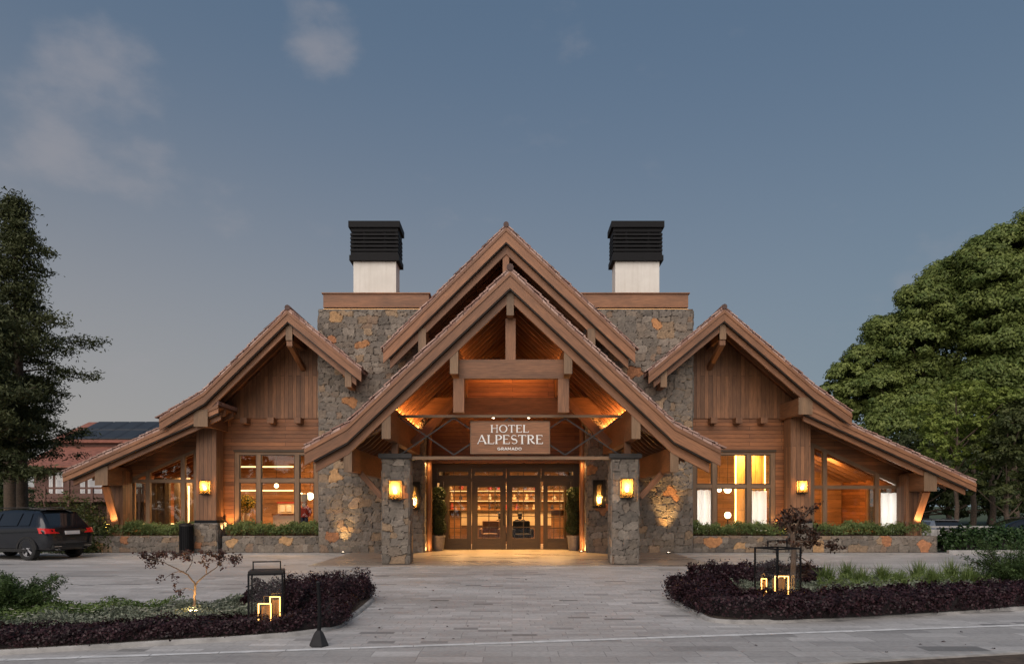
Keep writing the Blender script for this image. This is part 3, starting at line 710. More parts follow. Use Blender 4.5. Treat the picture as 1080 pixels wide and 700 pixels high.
# wings
def wing(side):
    WY = 26.8
    if side < 0:
        up = ([(-7.73, 8.49), (-10.6, 5.68), (-12.14, 4.76)], [(-7.73, 8.49), (-5.19, 6.42)]); low = [(-10.2, 5.30), (-15.6, 2.88)]
        sx, far, post = -6.9, -15.0, (-11.35, -10.63); xm = lambda a: a
        mw = (X(247, WY), X(336, WY), [X(p, WY) for p in (272.5, 313)])
    else:
        up = ([(7.31, 8.52), (10.41, 5.84), (11.70, 4.92)], [(7.31, 8.52), (4.70, 6.35)]); low = [(10.2, 5.26), (16.12, 2.55)]
        sx, far, post = 6.45, 15.2, (10.02, 10.73)
        mw = (X(730, WY), X(818, WY), [X(p, WY) for p in (753.8, 790.2)])
    s = side
    gable_roof('wing_roof', up, 24.8, 33, .36, .27, .7, ridge=(up[0][0][0], up[0][0][1] + .02))
    gable_roof('side_roof', (low,), 25.02, 33, .27, .22, .7)
    lz = lambda x: low[0][1] + (low[1][1] - low[0][1]) * (x - low[0][0]) / (low[1][0] - low[0][0])
    uz = lambda x: rz(up[0], x) if (x - up[0][0][0]) * s >= 0 else rz(up[1], x)
    rev = (lambda p: p) if s > 0 else (lambda p: p[::-1])
    ax = up[0][0][0]; kx = up[0][1][0]
    g = [(sx, 4.94), (kx, 4.94), (kx, uz(kx) - .2), (ax, uz(ax) - .2), (sx, uz(sx) - .2)]
    mb = MB(); mb.poly(rev(g), WY - .05, WY + .2, True); hp(mb, 'gable_wall', 'plank_v')
    wx0, wx1, mull = mw; zt, zb = 3.70, .62
    ox = post[0] - .25 if s < 0 else post[1] + .25
    wn_, wf = (wx1, wx0) if s < 0 else (wx0, wx1)      # near the stone / far from it
    mb = MB(); mb.box(min(sx, ox), max(sx, ox), WY, WY + .2, zt, 4.94, 0)
    mb.box(min(wf, ox), max(wf, ox), WY + .001, WY + .199, 0, zt, 0); mb.box(min(sx, wf), max(sx, wf), WY + .002, WY + .198, 0, zb, 0)
    hp(mb, 'board_wall', 'plank_h')
    for px in ((261, 289, 317) if s < 0 else (750, 776, 802)):
        x = X(px, WY); mb = MB(); mb.box(x - .12, x + .12, WY - .42, WY, 4.72, 4.93, 1); hp(mb, 'beam_end', 'beam')
    def window(x0, x1, z0, z1, mulls, trans, y, name='window', fw=.17, mw_=.16):
        mb = MB(); mb.box(x0, x0 + fw, y, y + .14, z0, z1, 2); mb.box(x1 - fw, x1, y, y + .14, z0, z1, 2)
        mb.box(x0 + fw, x1 - fw, y + .002, y + .138, z1 - .1, z1, 0); mb.box(x0 + fw, x1 - fw, y + .002, y + .138, z0, z0 + .1, 0)
        for m in mulls: mb.box(m - mw_ / 2, m + mw_ / 2, y - .012, y + .13, z0 + .1, z1 - .1, 2)
        mb.box(x0 + fw, x1 - fw, y + .01, y + .12, trans - .065, trans + .065, 0)
        w = hp(mb, name, 'frame')
        mb = MB(); mb.box(x0 + fw, x1 - fw, y + .06, y + .068, z0 + .1, z1 - .1); mb.build('pane', 'glass', w)
        mb = MB()
        xs = [x0 + fw] + [q for m in mulls for q in (m - mw_ / 2, m + mw_ / 2)] + [x1 - fw]
        for a, b in zip(xs[::2], xs[1::2]):
            for za, zb_ in ((z0 + .1, trans - .065), (trans + .065, z1 - .1)):
                mb.box(a, a + .035, y + .02, y + .1, za, zb_, 2); mb.box(b - .035, b, y + .02, y + .1, za, zb_, 2)
                mb.box(a + .035, b - .035, y + .021, y + .099, zb_ - .035, zb_, 0); mb.box(a + .035, b - .035, y + .021, y + .099, za, za + .035, 0)
        mb.build('sash', 'doorwood', w); return w
    window(wx0, wx1, zb, zt, mull, Z(506.5 if s < 0 else 512.5, WY), WY + .03)
    mb = MB(); mb.box(min(sx, wf) - .02, max(sx, wf) + .02, WY - .03, WY + .05, zt, zt + .07, 0); hp(mb, 'window_head', 'doorwood')
    # side bay: slanting window beneath the low roof
    if s < 0: q = dict(x0=X(128, WY), x1=X(208, WY), mul=(X(155.5, WY), X(192.5, WY)), tr=Z(507, WY))
    else: q = dict(x0=X(952.5, WY), x1=X(855, WY), mul=(X(925.5, WY), X(870.5, WY)), tr=Z(513.5, WY))
    top = lambda x: lz(x) - .78
    a, b = q['x0'], q['x1']; f = .15; mb = MB(); y = WY + .03
    inn = lambda x0_, x1_, z0_, z1f, yy0, yy1: mb.poly(rev([(x0_, z0_), (x1_, z0_), (x1_, z1f(x1_)), (x0_, z1f(x0_))]) if False else ([(x0_, z0_), (x1_, z0_), (x1_, z1f(x1_)), (x0_, z1f(x0_))] if x0_ < x1_ else [(x1_, z0_), (x0_, z0_), (x0_, z1f(x0_)), (x1_, z1f(x1_))]), yy0, yy1, True)
    inn(a, a - s * f, zb, top, y, y + .14); inn(b, b + s * f, zb, top, y, y + .14)
    for m in q['mul']: inn(m - .075, m + .075, zb + .1, lambda x: top(x) - .02, y - .01, y + .13)
    lo, hi = min(a, b), max(a, b)
    mb.poly([(lo, top(lo) - .13), (hi, top(hi) - .13), (hi, top(hi)), (lo, top(lo))], y + .003, y + .137)
    mb.box(lo + .1, hi - .1, y + .01, y + .12, q['tr'] - .065, q['tr'] + .065, 0); mb.box(lo + f, hi - f, y + .004, y + .136, zb, zb + .1, 0)
    w = hp(mb, 'side_window', 'frame')
    mb = MB(); mb.poly([(lo + .1, zb + .1), (hi - .1, zb + .1), (hi - .1, top(hi - .1) - .1), (lo + .1, top(lo + .1) - .1)], y + .06, y + .068); mb.build('pane', 'glass', w)
    # walls round the side window
    mb = MB(); z9 = lambda x: lz(x) - .2
    mb.poly([(lo, top(lo)), (hi, top(hi)), (hi, z9(hi)), (lo, z9(lo))], WY + .02, WY + .2)
    e0, e1 = (far, lo) if s < 0 else (hi, far)
    mb.poly([(e0, 0), (e1, 0), (e1, z9(e1)), (e0, z9(e0))], WY, WY + .2)
    mb.box(lo, hi, WY + .003, WY + .198, 0, zb, 0); hp(mb, 'side_wall', 'plank_h')
    # outer end wall
    mb = MB(); xe = far; e_0, e_1 = min(xe, xe - s * .2), max(xe, xe - s * .2)
    mb.box(e_0, e_1, WY + .2, 27.3, 0, z9(xe), 2); mb.box(e_0, e_1, 30.6, 33, 0, z9(xe), 1); mb.box(e_0 + .002, e_1 - .002, 27.3, 30.6, 0, .7, 1); mb.box(e_0 + .002, e_1 - .002, 27.3, 30.6, z9(xe) - .25, z9(xe), 1); hp(mb, 'end_wall', 'plank_h')
    mb = MB(); xw = xe - s * .1
    for yy in (27.3, 28.37, 29.44, 30.5): mb.box(xw - .05, xw + .05, yy, yy + .1, .7, z9(xe) - .25, 2)
    mb.box(xw - .048, xw + .048, 27.4, 30.5, .7, .8, 1); mb.box(xw - .048, xw + .048, 27.4, 30.5, z9(xe) - .35, z9(xe) - .25, 1); ew = hp(mb, 'end_window', 'frame')
    mb = MB(); mb.box(xw - .004, xw + .004, 27.38, 30.52, .78, z9(xe) - .33); mb.build('pane', 'glass', ew)
    pier = (-14.72, -14.12) if s < 0 else (14.3, 14.86)
    mb = MB(); mb.box(pier[0], pier[1], 26.15, 26.8, 0, lz((pier[0] + pier[1]) / 2) - .45, 2); hp(mb, 'corner_pier', 'plank_v')
    px_ = -14.35 if s < 0 else 14.62
    purlin(px_, lz(px_) - 1.02, lz(px_) - .36, .42, 25.2, 26.8)
    mb = MB(); mb.beam((px_, 25.45, lz(px_) - 1.05), (px_, 26.12, 1.05), .26, .1, (0, 1, .6)); hp(mb, 'brace', 'fascia')
    lamp('SPOT', (px_ + s * .1, 25.75, .78), 90, WARM, hotel, .03, (px_, 26.0, 3), spot=70)
    # tall timber post on its stone foot
    pzt = uz((post[0] + post[1]) / 2 if s < 0 else sum(post) / 2) - .98
    mb = MB(); mb.box(post[0], post[1], 25.9, 26.55, 1.18, pzt + .2, 2); po = hp(mb, 'timber_post', 'plank_v')
    mb = MB(); mb.box(post[0] - .04, post[1] + .04, 25.85, 26.6, 1.08, 1.18); mb.build('shoe', 'black', po)
    mb = MB(); mb.box(post[0] - .06, post[1] + .06, 25.86, 26.7, 0, 1.079); pf = hp(mb, 'post_footing', 'stone_core')
    stone_sheet('stone_facing', pf, front(post[0] - .06, 25.86, 0), post[1] - post[0] + .12, 1.07, 70 + s, .03, .045, .1)
    px2 = (post[0] + post[1]) / 2
    purlin(px2 - s * .2, pzt - .02, pzt + .55, .46, 25.0, 26.8)
    purlin(ax, uz(ax) - 1.05, uz(ax) - .5, .2, 25.0, 26.8, name='ridge_beam')
    mb = MB(); mb.box(ax - .1, ax + .1, 25.02, 25.2, uz(ax) - 1.25, uz(ax) - .82, 2); hp(mb, 'king_post', 'fascia')
    mb = MB(); mb.beam((ax, 25.1, uz(ax) - 1.2), (ax, 26.7, uz(ax) - 1.72), .16, .18); hp(mb, 'brace', 'beam')
    xp = ax - s * 2.05; purlin(xp, uz(xp) - 1.0, uz(xp) - .42, .2, 25.0, 26.8)
    mb = MB(); mb.beam((post[1] if s < 0 else post[0], 25.95, pzt - .3), ((wx0 if s < 0 else wx1), 26.7, pzt - .3), .1, .1)
    # small uplight in the bed beside the post
    ux = (post[1] + .17) if s < 0 else (post[0] - .17)
    lamp('SPOT', (ux, 26.55, .75), 110, WARM, hotel, .03, (ux - s * .05, 26.9, 3.2), spot=75)
    lamp('SPOT', (ux, 26.25, .75), 40, WARM, hotel, .03, (px2, 26.35, 3.2), spot=75)
    # boarded room behind the windows
    mb = MB(); i0, i1 = sorted((sx, far - s * .25))
    mb.box(i0, i1, 32.7, 32.9, 0, 4.9, 0); hp(mb, 'back_wall', 'inner_wood')
    mb = MB(); mb.box(i0, i1, 27.0, 32.7, .02, .1, 1); hp(mb, 'room_floor', 'inner_wood')
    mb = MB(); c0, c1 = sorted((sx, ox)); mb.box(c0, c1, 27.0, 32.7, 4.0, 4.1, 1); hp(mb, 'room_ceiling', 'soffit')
wing(-1); wing(1)
# lobby shell
mb = MB(); mb.box(-3.1, 2.6, 33.2, 33.4, 0, 3.6, 0); hp(mb, 'lobby_wall', 'inner_wood')
mb = MB(); mb.box(-3.1, 2.6, 27.71, 33.2, .0, .04, 1); hp(mb, 'lobby_floor', 'slab')
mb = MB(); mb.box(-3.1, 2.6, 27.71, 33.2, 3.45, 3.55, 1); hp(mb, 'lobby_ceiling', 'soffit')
mb = MB(); mb.box(-14.9, 15.1, 33.9, 34.1, 0, 4.6, 0); hp(mb, 'rear_wall', 'plank_h')
for x, pw in ((-1.9, 190), (0, 190), (1.6, 190)): lamp('AREA', (x, 30.6, 3.4), pw, (1, .52, .2), hotel, 1.2, (x, 30.6, 0))
lamp('AREA', (-8.9, 29.5, 3.9), 260, (1, .52, .2), hotel, 2.6, (-8.9, 29.8, 0)); lamp('AREA', (-12.8, 29.5, 2.9), 230, WARM2, hotel, 1.6, (-12.8, 29.8, 0))
lamp('AREA', (8.5, 29.0, 3.9), 260, (1, .55, .2), hotel, 2.4, (8.5, 31, 0)); lamp('AREA', (12.6, 29.2, 3.0), 170, (1, .5, .16), hotel, 2.0, (12.6, 31.5, .8))

# ------------------------------------------------------------------ hotel sign
sign = thing('hotel_sign', (-.02, 20.5, 3.12), 'wooden entrance sign with white hotel lettering hanging on the porch railing', 'sign')
SY = 20.47
mb = MB(); mb.box(X(496, SY), X(580, SY), SY, SY + .06, Z(478.5, SY), Z(444, SY), 0); mb.build('board', 'fascia', sign)
mb = MB()
x0, x1, z0, z1 = X(496, SY), X(580, SY), Z(478.5, SY), Z(444, SY)
for a in ((x0, x0 + .02, z0, z1), (x1 - .02, x1, z0, z1)): mb.box(a[0], a[1], SY - .012, SY - .001, a[2], a[3])
mb.box(x0 + .02, x1 - .02, SY - .012, SY - .001, z0, z0 + .02); mb.box(x0 + .02, x1 - .02, SY - .012, SY - .001, z1 - .02, z1); mb.build('edge_trim', 'frame', sign)
M['letter'] = plain('white letters', (.85, .83, .78), .5, 0, .02)
def arc(cx, cy, rx, ry, a0, a1, n=14): return [(cx + rx * math.cos(R(a0 + (a1 - a0) * i / n)), cy + ry * math.sin(R(a0 + (a1 - a0) * i / n))) for i in range(n + 1)]
TK, TN = .17, .065            # thick and thin strokes, letter height 1
def glyph(ch):
    """strokes of a high contrast roman capital: (polyline, widths); advance width"""
    v = lambda x, w=TK: ([(x, 0), (x, 1)], w); h = lambda a, b, y, w=TN: ([(a, y), (b, y)], w); sf = lambda x, y, d=.12: ([(x - d, y), (x + d, y)], TN)
    if ch == 'H': return [v(.16), v(.72, .1), h(.16, .72, .55), sf(.16, .03), sf(.16, .97), sf(.72, .03), sf(.72, .97)], .92
    if ch == 'O':
        p = arc(.47, .5, .38, .47, 0, 360, 30); return [(p, [TN + (TK - TN) * abs(math.cos(2 * math.pi * i / 30)) ** 1.5 for i in range(31)])], .98
    if ch == 'T': return [v(.4), h(.04, .76, .97), sf(.4, .03), ([(.06, .8), (.05, .97)], TN), ([(.74, .8), (.75, .97)], TN)], .82
    if ch == 'E': return [v(.16), h(.06, .62, .97), h(.16, .52, .55), h(.06, .66, .03), ([(.66, .03), (.68, .2)], TN), ([(.62, .97), (.63, .82)], TN)], .76
    if ch == 'L': return [v(.16), sf(.16, .97), h(.06, .64, .03), ([(.64, .03), (.66, .22)], TN)], .72
    if ch == 'A': return [([(.06, 0), (.42, 1)], .075), ([(.42, 1), (.8, 0)], TK), h(.2, .64, .3), sf(.06, 0.03, .055), sf(.8, .03, .13)], .9
    if ch == 'P':
        p = arc(.34, .73, .27, .24, 90, -90); w = [TN + (TK - TN) * math.sin(math.pi * i / 14) for i in range(15)]
        return [v(.16), sf(.16, .03), h(.06, .34, .97), (p, w), h(.16, .34, .49)], .7
    if ch == 'R':
        p = arc(.34, .75, .25, .22, 90, -90); w = [TN + (TK - TN) * math.sin(math.pi * i / 14) for i in range(15)]
        return [v(.16), sf(.16, .03), h(.06, .34, .97), (p, w), h(.16, .34, .53), ([(.34, .53), (.52, .2), (.74, .03)], [.1, .16, .12])], .8
    if ch == 'S':
        p = arc(.33, .74, .22, .23, 30, 250, 14) + arc(.35, .27, .24, .24, 70, -150, 14); n = len(p)
        return [(p, [TN + (TK - TN) * math.exp(-((i - n / 2) / (n * .17)) ** 2) for i in range(n)])], .68
def sans(ch):
    w = .2; v = lambda x: ([(x, 0), (x, 1)], w)
    if ch == 'G': return [(arc(.5, .5, .4, .4, 45, 350, 18) + [(.55, .43)], w)], 1.05
    if ch == 'R': return [v(.14), ([(.14, .9), (.45, .9)], w), (arc(.45, .67, .23, .23, 90, -90, 8), w), ([(.14, .44), (.45, .44)], w), ([(.42, .42), (.72, 0)], w)], .85
    if ch == 'A': return [([(.08, 0), (.46, 1)], w), ([(.46, 1), (.84, 0)], w), ([(.24, .3), (.68, .3)], w)], .95
    if ch == 'M': return [v(.14), ([(.14, 1), (.5, .25)], w), ([(.5, .25), (.86, 1)], w), v(.86)], 1.08
    if ch == 'D': return [v(.14), ([(.14, .9), (.4, .9)], w), (arc(.4, .5, .4, .4, 90, -90, 12), w), ([(.14, .1), (.4, .1)], w)], .95
    if ch == 'O': return [(arc(.5, .5, .4, .4, 0, 360, 24), w)], 1.05
def lettering(text, cx, zb, h, width, fn, y, name):
    gl = [fn(c) for c in text]; tot = sum(a for _, a in gl); sx = width / tot; x = cx - width / 2; mb = MB(); k = 0
    for st, adv in gl:
        for pl, w in st:
            ws = w if isinstance(w, list) else [w] * len(pl)
            P = [Vector((x + a * sx, y, zb + b * h)) for a, b in pl]
            k += 1; yy = y - .0004 * (k % 7)
            nrm = []
            for i in range(len(P)):
                d = (P[min(i + 1, len(P) - 1)] - P[max(i - 1, 0)]).normalized(); nrm.append(Vector((-d.z, 0, d.x)))
            for i in range(len(P) - 1):
                a0, a1 = P[i] + nrm[i] * ws[i] * h * .5, P[i] - nrm[i] * ws[i] * h * .5
                b0, b1 = P[i + 1] + nrm[i + 1] * ws[i + 1] * h * .5, P[i + 1] - nrm[i + 1] * ws[i + 1] * h * .5
                q = [Vector((p.x, yy - .012, p.z)) for p in (a1, b1, b0, a0)]; r = [Vector((p.x, y + .012, p.z)) for p in (a1, b1, b0, a0)]
                mb.face(q, [(0, 0)] * 4)
                for i2 in range(4): mb.face([q[i2], r[i2], r[(i2 + 1) % 4], q[(i2 + 1) % 4]], [(0, 0)] * 4)
        x += adv * sx
    return mb.build(name, 'letter', sign)
scx = X(538, SY); zz = lambda py: Z(py, SY)
lettering('HOTEL', X(537.7, SY), zz(456), zz(448) - zz(456), X(558.5, SY) - X(517.5, SY), glyph, SY - .008, 'lettering')
lettering('ALPESTRE', X(538.3, SY), zz(468), zz(458.6) - zz(468), X(573, SY) - X(503, SY), glyph, SY - .008, 'lettering')
lettering('GRAMADO', X(537.5, SY), zz(474.6), zz(471.6) - zz(474.6), X(550.5, SY) - X(524.5, SY), sans, SY - .008, 'lettering')

# ------------------------------------------------------------------ wall lanterns
def wall_lantern(x, y, z, w, h, d, label, chimney_glass=False, power=11):
    """box lantern fixed to the face y, projecting towards -y; z is its base"""
    t = thing('wall_lantern', (x, y, z), label, 'wall lantern', 'wall lanterns on the stone and timber front')
    b = MB(); b.box(-w * .42, w * .42, -.02, -.001, .02, h - .02); b.build('back_plate', 'black', t, local=True)
    f = MB(); e = .02
    for xx in (-w / 2, w / 2 - e):
        for yy in (-d, -.04): f.box(xx, xx + e, yy, yy + e, .0, h)
    for zz_ in (0, h - e):
        f.box(-w / 2 + e, w / 2 - e, -d, -d + e, zz_, zz_ + e); f.box(-w / 2 + e, w / 2 - e, -.04, -.02, zz_, zz_ + e)
        for xx in (-w / 2, w / 2 - e): f.box(xx, xx + e, -d + e, -.04, zz_, zz_ + e)
    f.box(-w / 2 + e, w / 2 - e, -d + e, -.04, h - .012, h - .001); f.box(-w / 2 + e, w / 2 - e, -d + e, -.04, .001, .012)
    f.build('cage', 'black', t, local=True)
    zc = h * .42 if not chimney_glass else h * .22
    l = MB(); l.ball((0, -d / 2, zc), .055 if not chimney_glass else .05, 12, (1, 1, 1.25)); l.build('bulb', 'flame', t, smooth=True, local=True)
    l = MB(); l.tube([(0, -d / 2, .012), (0, -d / 2, zc - .06)], .028, 10); l.build('candle', 'doorwood', t, local=True)
    if chimney_glass:
        g = MB(); g.lathe((0, -d / 2, 0), [(.085, .03), (.085, h * .82)], 20); g.build('glass_cylinder', 'amber_glass', t, smooth=True, local=True)
    else:
        g = MB()
        for a in ((-w / 2 + e, w / 2 - e, -d + .008, -d + .011), ): g.box(a[0], a[1], a[2], a[3], e, h - e)
        for xx in (-w / 2 + .008, w / 2 - .011): g.box(xx, xx + .003, -d + e, -.04, e, h - e)
        g.build('pane', 'amber_glass', t, local=True)
    lamp('POINT', (x, y - d / 2, z + zc + .1), power, (1, .54, .18), t, .02)
wall_lantern(X(416.5, 20.3), 20.46, Z(527, 20.3), .36, .56, .22, 'black box lantern on the face of the stone porch column left of the doors', power=15)
wall_lantern(X(661.5, 20.3), 20.46, Z(525, 20.3), .36, .56, .22, 'black box lantern on the face of the stone porch column right of the doors', power=15)
wall_lantern(X(437, 25.6), 25.73, Z(537, 25.6), .38, .98, .22, 'tall dark lantern with glass chimney on the stone wall left of the doors', True, 15)
wall_lantern(X(632, 25.6), 25.73, Z(535, 25.6), .42, .98, .22, 'tall dark lantern with glass chimney on the stone wall right of the doors', True, 15)
wall_lantern(X(216, 25.8), 25.9, Z(521, 25.8), .34, .5, .2, 'small lantern on the timber post of the left wing', power=11)
wall_lantern(X(846, 25.8), 25.9, Z(520, 25.8), .34, .46, .2, 'small lantern on the timber post of the right wing', power=11)

# ------------------------------------------------------------------ uplights on the ground
def uplight(x, y, label, aim, power, spot=42, zb=.03):
    t = thing('ground_spotlight', (x, y, zb), label, 'spotlight', 'spotlights lighting walls and trees from below')
    b = MB(); b.lathe((0, 0, 0), [(0, -.02), (.07, -.02), (.075, .03), (.055, .04)], 14); b.build('housing', 'steel', t, local=True)
    l = MB(); l.lathe((0, 0, 0), [(.055, .036), (0, .039)], 14); l.build('lens', 'spot', t, local=True)
    lamp('SPOT', (x, y, zb + .07), power, (1, .58, .2), t, .03, aim, spot=spot, blend=.9)
uplight(X(362, 25.55), 25.5, 'ground spotlight at the foot of the stone wall left of the porch', (X(362, 25.6), 25.84, 2.2), 130, 60)
uplight(X(705, 25.3), 25.28, 'ground spotlight at the foot of the stone wall right of the porch', (X(705, 25.6), 25.86, 3.4), 520, 44)
uplight(X(613, 26.0), 26.0, 'ground spotlight beside the right potted topiary', (2.5, 27.4, 2.6), 14, 60)

# ------------------------------------------------------------------ planters with low hedges
def planter(x0, x1, label, seed):
    t = thing('stone_planter', ((x0 + x1) / 2, 26.2, 0), label, 'planter', 'stone planters along the front')
    y0, y1, h = 25.92, 26.75, .62
    mb = MB(); mb.box(x0, x1, y0 + .02, y1, 0, h - .04); mb.build('wall', 'stone_core', t)
    stone_sheet('stone_facing', t, front(x0, y0 + .02, 0), x1 - x0, h - .01, seed, .03, .03, .14)
    mb = MB(); mb.box(x0 + .02, x1 - .02, y0 + .12, y1 - .08, h - .04, h - .01); mb.build('soil', 'soil', t)
    for xx in [x0] if x0 < -14 else ([x1] if x1 > 14 else []):
        stone_sheet('stone_facing', t, (leftside if xx == x0 else rightside)(xx, y1 if xx == x0 else y0, 0), y1 - y0, h - .01, seed + 3, .04, .03)
    return t
planter(-15.05, -11.42, 'long low stone planter under the slanting window of the left wing', 81)
planter(-10.43, -6.95, 'low stone planter under the square window of the left wing', 82)
planter(6.5, 9.96, 'low stone planter under the square window of the right wing', 83)
planter(10.79, 15.3, 'long low stone planter under the slanting window of the right wing', 84)
M['rosemary'] = foliage('rosemary green', (.07, .11, .032), (.19, .24, .08))
M['stem'] = plain('dark stems', (.05, .035, .022), .9, 0, .4, 20)
def low_hedge(x0, x1, label, n):
    t = thing('planter_hedge', ((x0 + x1) / 2, 26.3, .6), label, 'hedge', 'clipped green hedges in the planters')
    n = int(n * (x1 - x0))
    x = RNG.uniform(x0 + .04, x1 - .04, n); y = RNG.uniform(26.02, 26.68, n)
    hgt = .40 + .07 * np.sin(x * 3.1) + .05 * np.sin(x * 7.7 + 1) + .05 * np.sin(x * 17) + RNG.normal(0, .05, n)
    z = .60 + hgt * RNG.beta(2.4, 1.0, n)
    N = np.stack([RNG.normal(0, .6, n), RNG.normal(-.5, .6, n), RNG.normal(.5, .5, n)], 1)
    leaf_mesh('foliage', 'rosemary', t, np.stack([x, y, z], 1), N, RNG.uniform(.06, .13, n), .5 * RNG.random(n) + .5 * (.5 + .5 * np.sin(x * 2.3 + y * 5)), .3)
    mb = MB()
    for k in range(int((x1 - x0) * 9)):
        a = random.uniform(x0 + .05, x1 - .05); b_ = random.uniform(26.05, 26.6); mb.tube([(a, b_, .58), (a + random.uniform(-.08, .08), b_, .95)], [.008, .003], 4)
    tag(mb.build('stem', 'stem', t), kind='stuff'); return t
low_hedge(-15.0, -11.45, 'low green hedge in the planter under the slanting window of the left wing', 1700)
low_hedge(-10.4, -6.98, 'low green hedge in the planter under the square window of the left wing', 1700)
low_hedge(6.52, 9.93, 'low green hedge in the planter under the square window of the right wing', 1700)
low_hedge(10.82, 15.2, 'low green hedge in the planter under the slanting window of the right wing', 1700)

# ------------------------------------------------------------------ potted topiaries beside the doors
M['pot'] = plain('grey clay pot', (.20, .17, .15), .75, 0, .2, 8)
M['boxwood'] = foliage('dark box leaves', (.012, .022, .008), (.045, .065, .022))
def topiary(x, y, label):
    t = thing('potted_topiary', (x, y, .03), label, 'potted plant', 'clipped plants in pots by the doors')
    p = MB(); p.lathe((0, 0, 0), [(0, 0), (.16, 0), (.2, .1), (.235, .48), (.26, .5), (.26, .56), (.22, .56), (.21, .48), (0, .48)], 24); p.build('pot', 'pot', t, smooth=True, local=True)
    s = MB(); s.tube([(0, 0, .45), (.01, 0, 1.2), (0, 0, 2.2)], [.03, .025, .012], 8); s.build('stem', 'stem', t, local=True)
    n = 3800; a = RNG.uniform(0, 2 * math.pi, n); u = RNG.random(n); zz_ = .6 + 1.75 * u
    rr = (.27 + .05 * np.sin(zz_ * 9 + a * 2)) * np.clip((1.05 - u) * 6, 0, 1) ** .6 * np.clip(u * 8 + .55, 0, 1) * RNG.beta(5, 1.2, n)
    P = np.stack([rr * np.cos(a), rr * np.sin(a), zz_], 1); N = np.stack([np.cos(a), np.sin(a), RNG.normal(.2, .5, n)], 1) + RNG.normal(0, .4, (n, 3))
    leaf_mesh('foliage', 'boxwood', t, P, N, RNG.uniform(.05, .085, n), RNG.random(n), .6, local=True)
topiary(X(462.5, 26.9), 26.9, 'clipped columnar plant in grey pot left of the entrance doors')
topiary(X(605, 26.9), 26.9, 'clipped columnar plant in grey pot right of the entrance doors')

# ------------------------------------------------------------------ litter bin and bollard
bn = thing('litter_bin', (X(196.5, 25.5), 25.5, .0), 'tall black ribbed litter bin before the left stone planter', 'bin')
b = MB(); b.lathe((0, 0, 0), [(0, .02), (.21, .02), (.21, 1.02), (.16, 1.08), (.16, 1.04), (0, 1.04)], 26); b.build('drum', 'black', bn, local=True)
b = MB()
for k in range(22):
    a = 2 * math.pi * k / 22; b.beam((.225 * math.cos(a), .225 * math.sin(a), 0), (.225 * math.cos(a), .225 * math.sin(a), 1.0), .035, .02, (math.cos(a), math.sin(a), 0))
b.build('slat', 'black', bn, local=True)
b = MB(); b.lathe((0, 0, 0), [(.2, .98), (.245, .98), (.245, 1.03), (.2, 1.06)], 26); b.build('rim', 'steel', bn, local=True)
g = G(334.5, 682)
bo = thing('bollard', (g.x, g.y + .08, .0), 'slim black post on a flared rubber foot at the tip of the left island', 'bollard')
b = MB(); b.lathe((0, 0, 0), [(0, 0), (.115, 0), (.115, .02), (.06, .15), (.045, .17), (.03, .19), (0, .19)], 6); b.build('foot', 'dark_rubber', bo, local=True)
b = MB(); b.tube([(0, 0, .17), (.008, 0, .35), (.002, 0, .55), (-.012, 0, .77)], [.024, .022, .022, .021], 12); b.build('pole', 'black', bo, smooth=True, local=True)
b = MB(); b.tube([(-.012, 0, .77), (-.0125, 0, .785)], [.024, .012], 12); b.build('cap', 'dark_rubber', bo, smooth=True, local=True)

# ------------------------------------------------------------------ islands: kerb, soil, purple hedges, ground cover
def smooth_path(pts, n=10):
    pts = [Vector(p) for p in pts]; out = []
    for i in range(len(pts) - 1):
        p0, p1, p2, p3 = pts[max(i - 1, 0)], pts[i], pts[i + 1], pts[min(i + 2, len(pts) - 1)]
        for k in range(n):
            t = k / n
            out.append(.5 * ((2 * p1) + (p2 - p0) * t + (2 * p0 - 5 * p1 + 4 * p2 - p3) * t * t + (3 * p1 - p0 - 3 * p2 + p3) * t ** 3))
    return out + [pts[-1]]
def island(front_pts, back_pts):
    out = smooth_path(front_pts, 8) + smooth_path(back_pts, 8)
    mb = MB(); mb.face([(p.x, p.y, .06) for p in out], [(p.x, p.y) for p in out]); tag(mb.build('island_soil', 'soil'), kind='structure')
    mb = MB(); c = sum(out, Vector()) / len(out); loop = out + [out[0]]; w = .1
    def nrm(i):
        a, b_ = loop[(i - 1) % len(out)], loop[(i + 1) % len(out)]; d = (b_ - a).normalized(); return Vector((d.y, -d.x, 0))
    for i in range(len(out)):
        a, b_ = loop[i], loop[i + 1]; na, nb = nrm(i), nrm((i + 1) % len(out))
        if (a - b_).length < .01: continue
        q = lambda p, n_, k, z: (p.x + n_.x * k, p.y + n_.y * k, z)
        o0, o1, i0, i1 = .03, .06, -.09, -.07
        mb.face([q(a, na, .06, .0), q(b_, nb, .06, .0), q(b_, nb, .05, .04), q(a, na, .05, .04)], [(0, 0)] * 4)
        mb.face([q(a, na, .05, .035), q(b_, nb, .05, .035), q(b_, nb, 0.03, .055), q(a, na, 0.03, .055)], [(0, 0)] * 4)
        mb.face([q(a, na, 0.03, .055), q(b_, nb, 0.03, .055), q(b_, nb, -.08, .055), q(a, na, -.08, .055)], [(0, 0)] * 4)
        mb.face([q(a, na, -.08, .055), q(b_, nb, -.08, .055), q(b_, nb, -.08, .03), q(a, na, -.08, .03)], [(0, 0)] * 4)
    tag(mb.build('island_kerb', 'kerbstone'), kind='structure'); return out
LF = [G(*p) for p in ((-260, 705), (-60, 693), (150, 680.5), (325, 668), (368, 652), (391, 634))]
LBK = [G(*p) for p in ((388, 623), (350, 620), (265, 636), (120, 645), (-80, 652), (-300, 660))]
island(LF, LBK)
RF = [G(*p) for p in ((712, 624), (712, 632), (735, 647), (776, 657), (930, 650), (1080, 642), (1330, 628))]
RBK = [G(*p) for p in ((1330, 606), (1080, 609), (900, 613), (790, 611.5), (735, 612))]
island(RF, RBK)

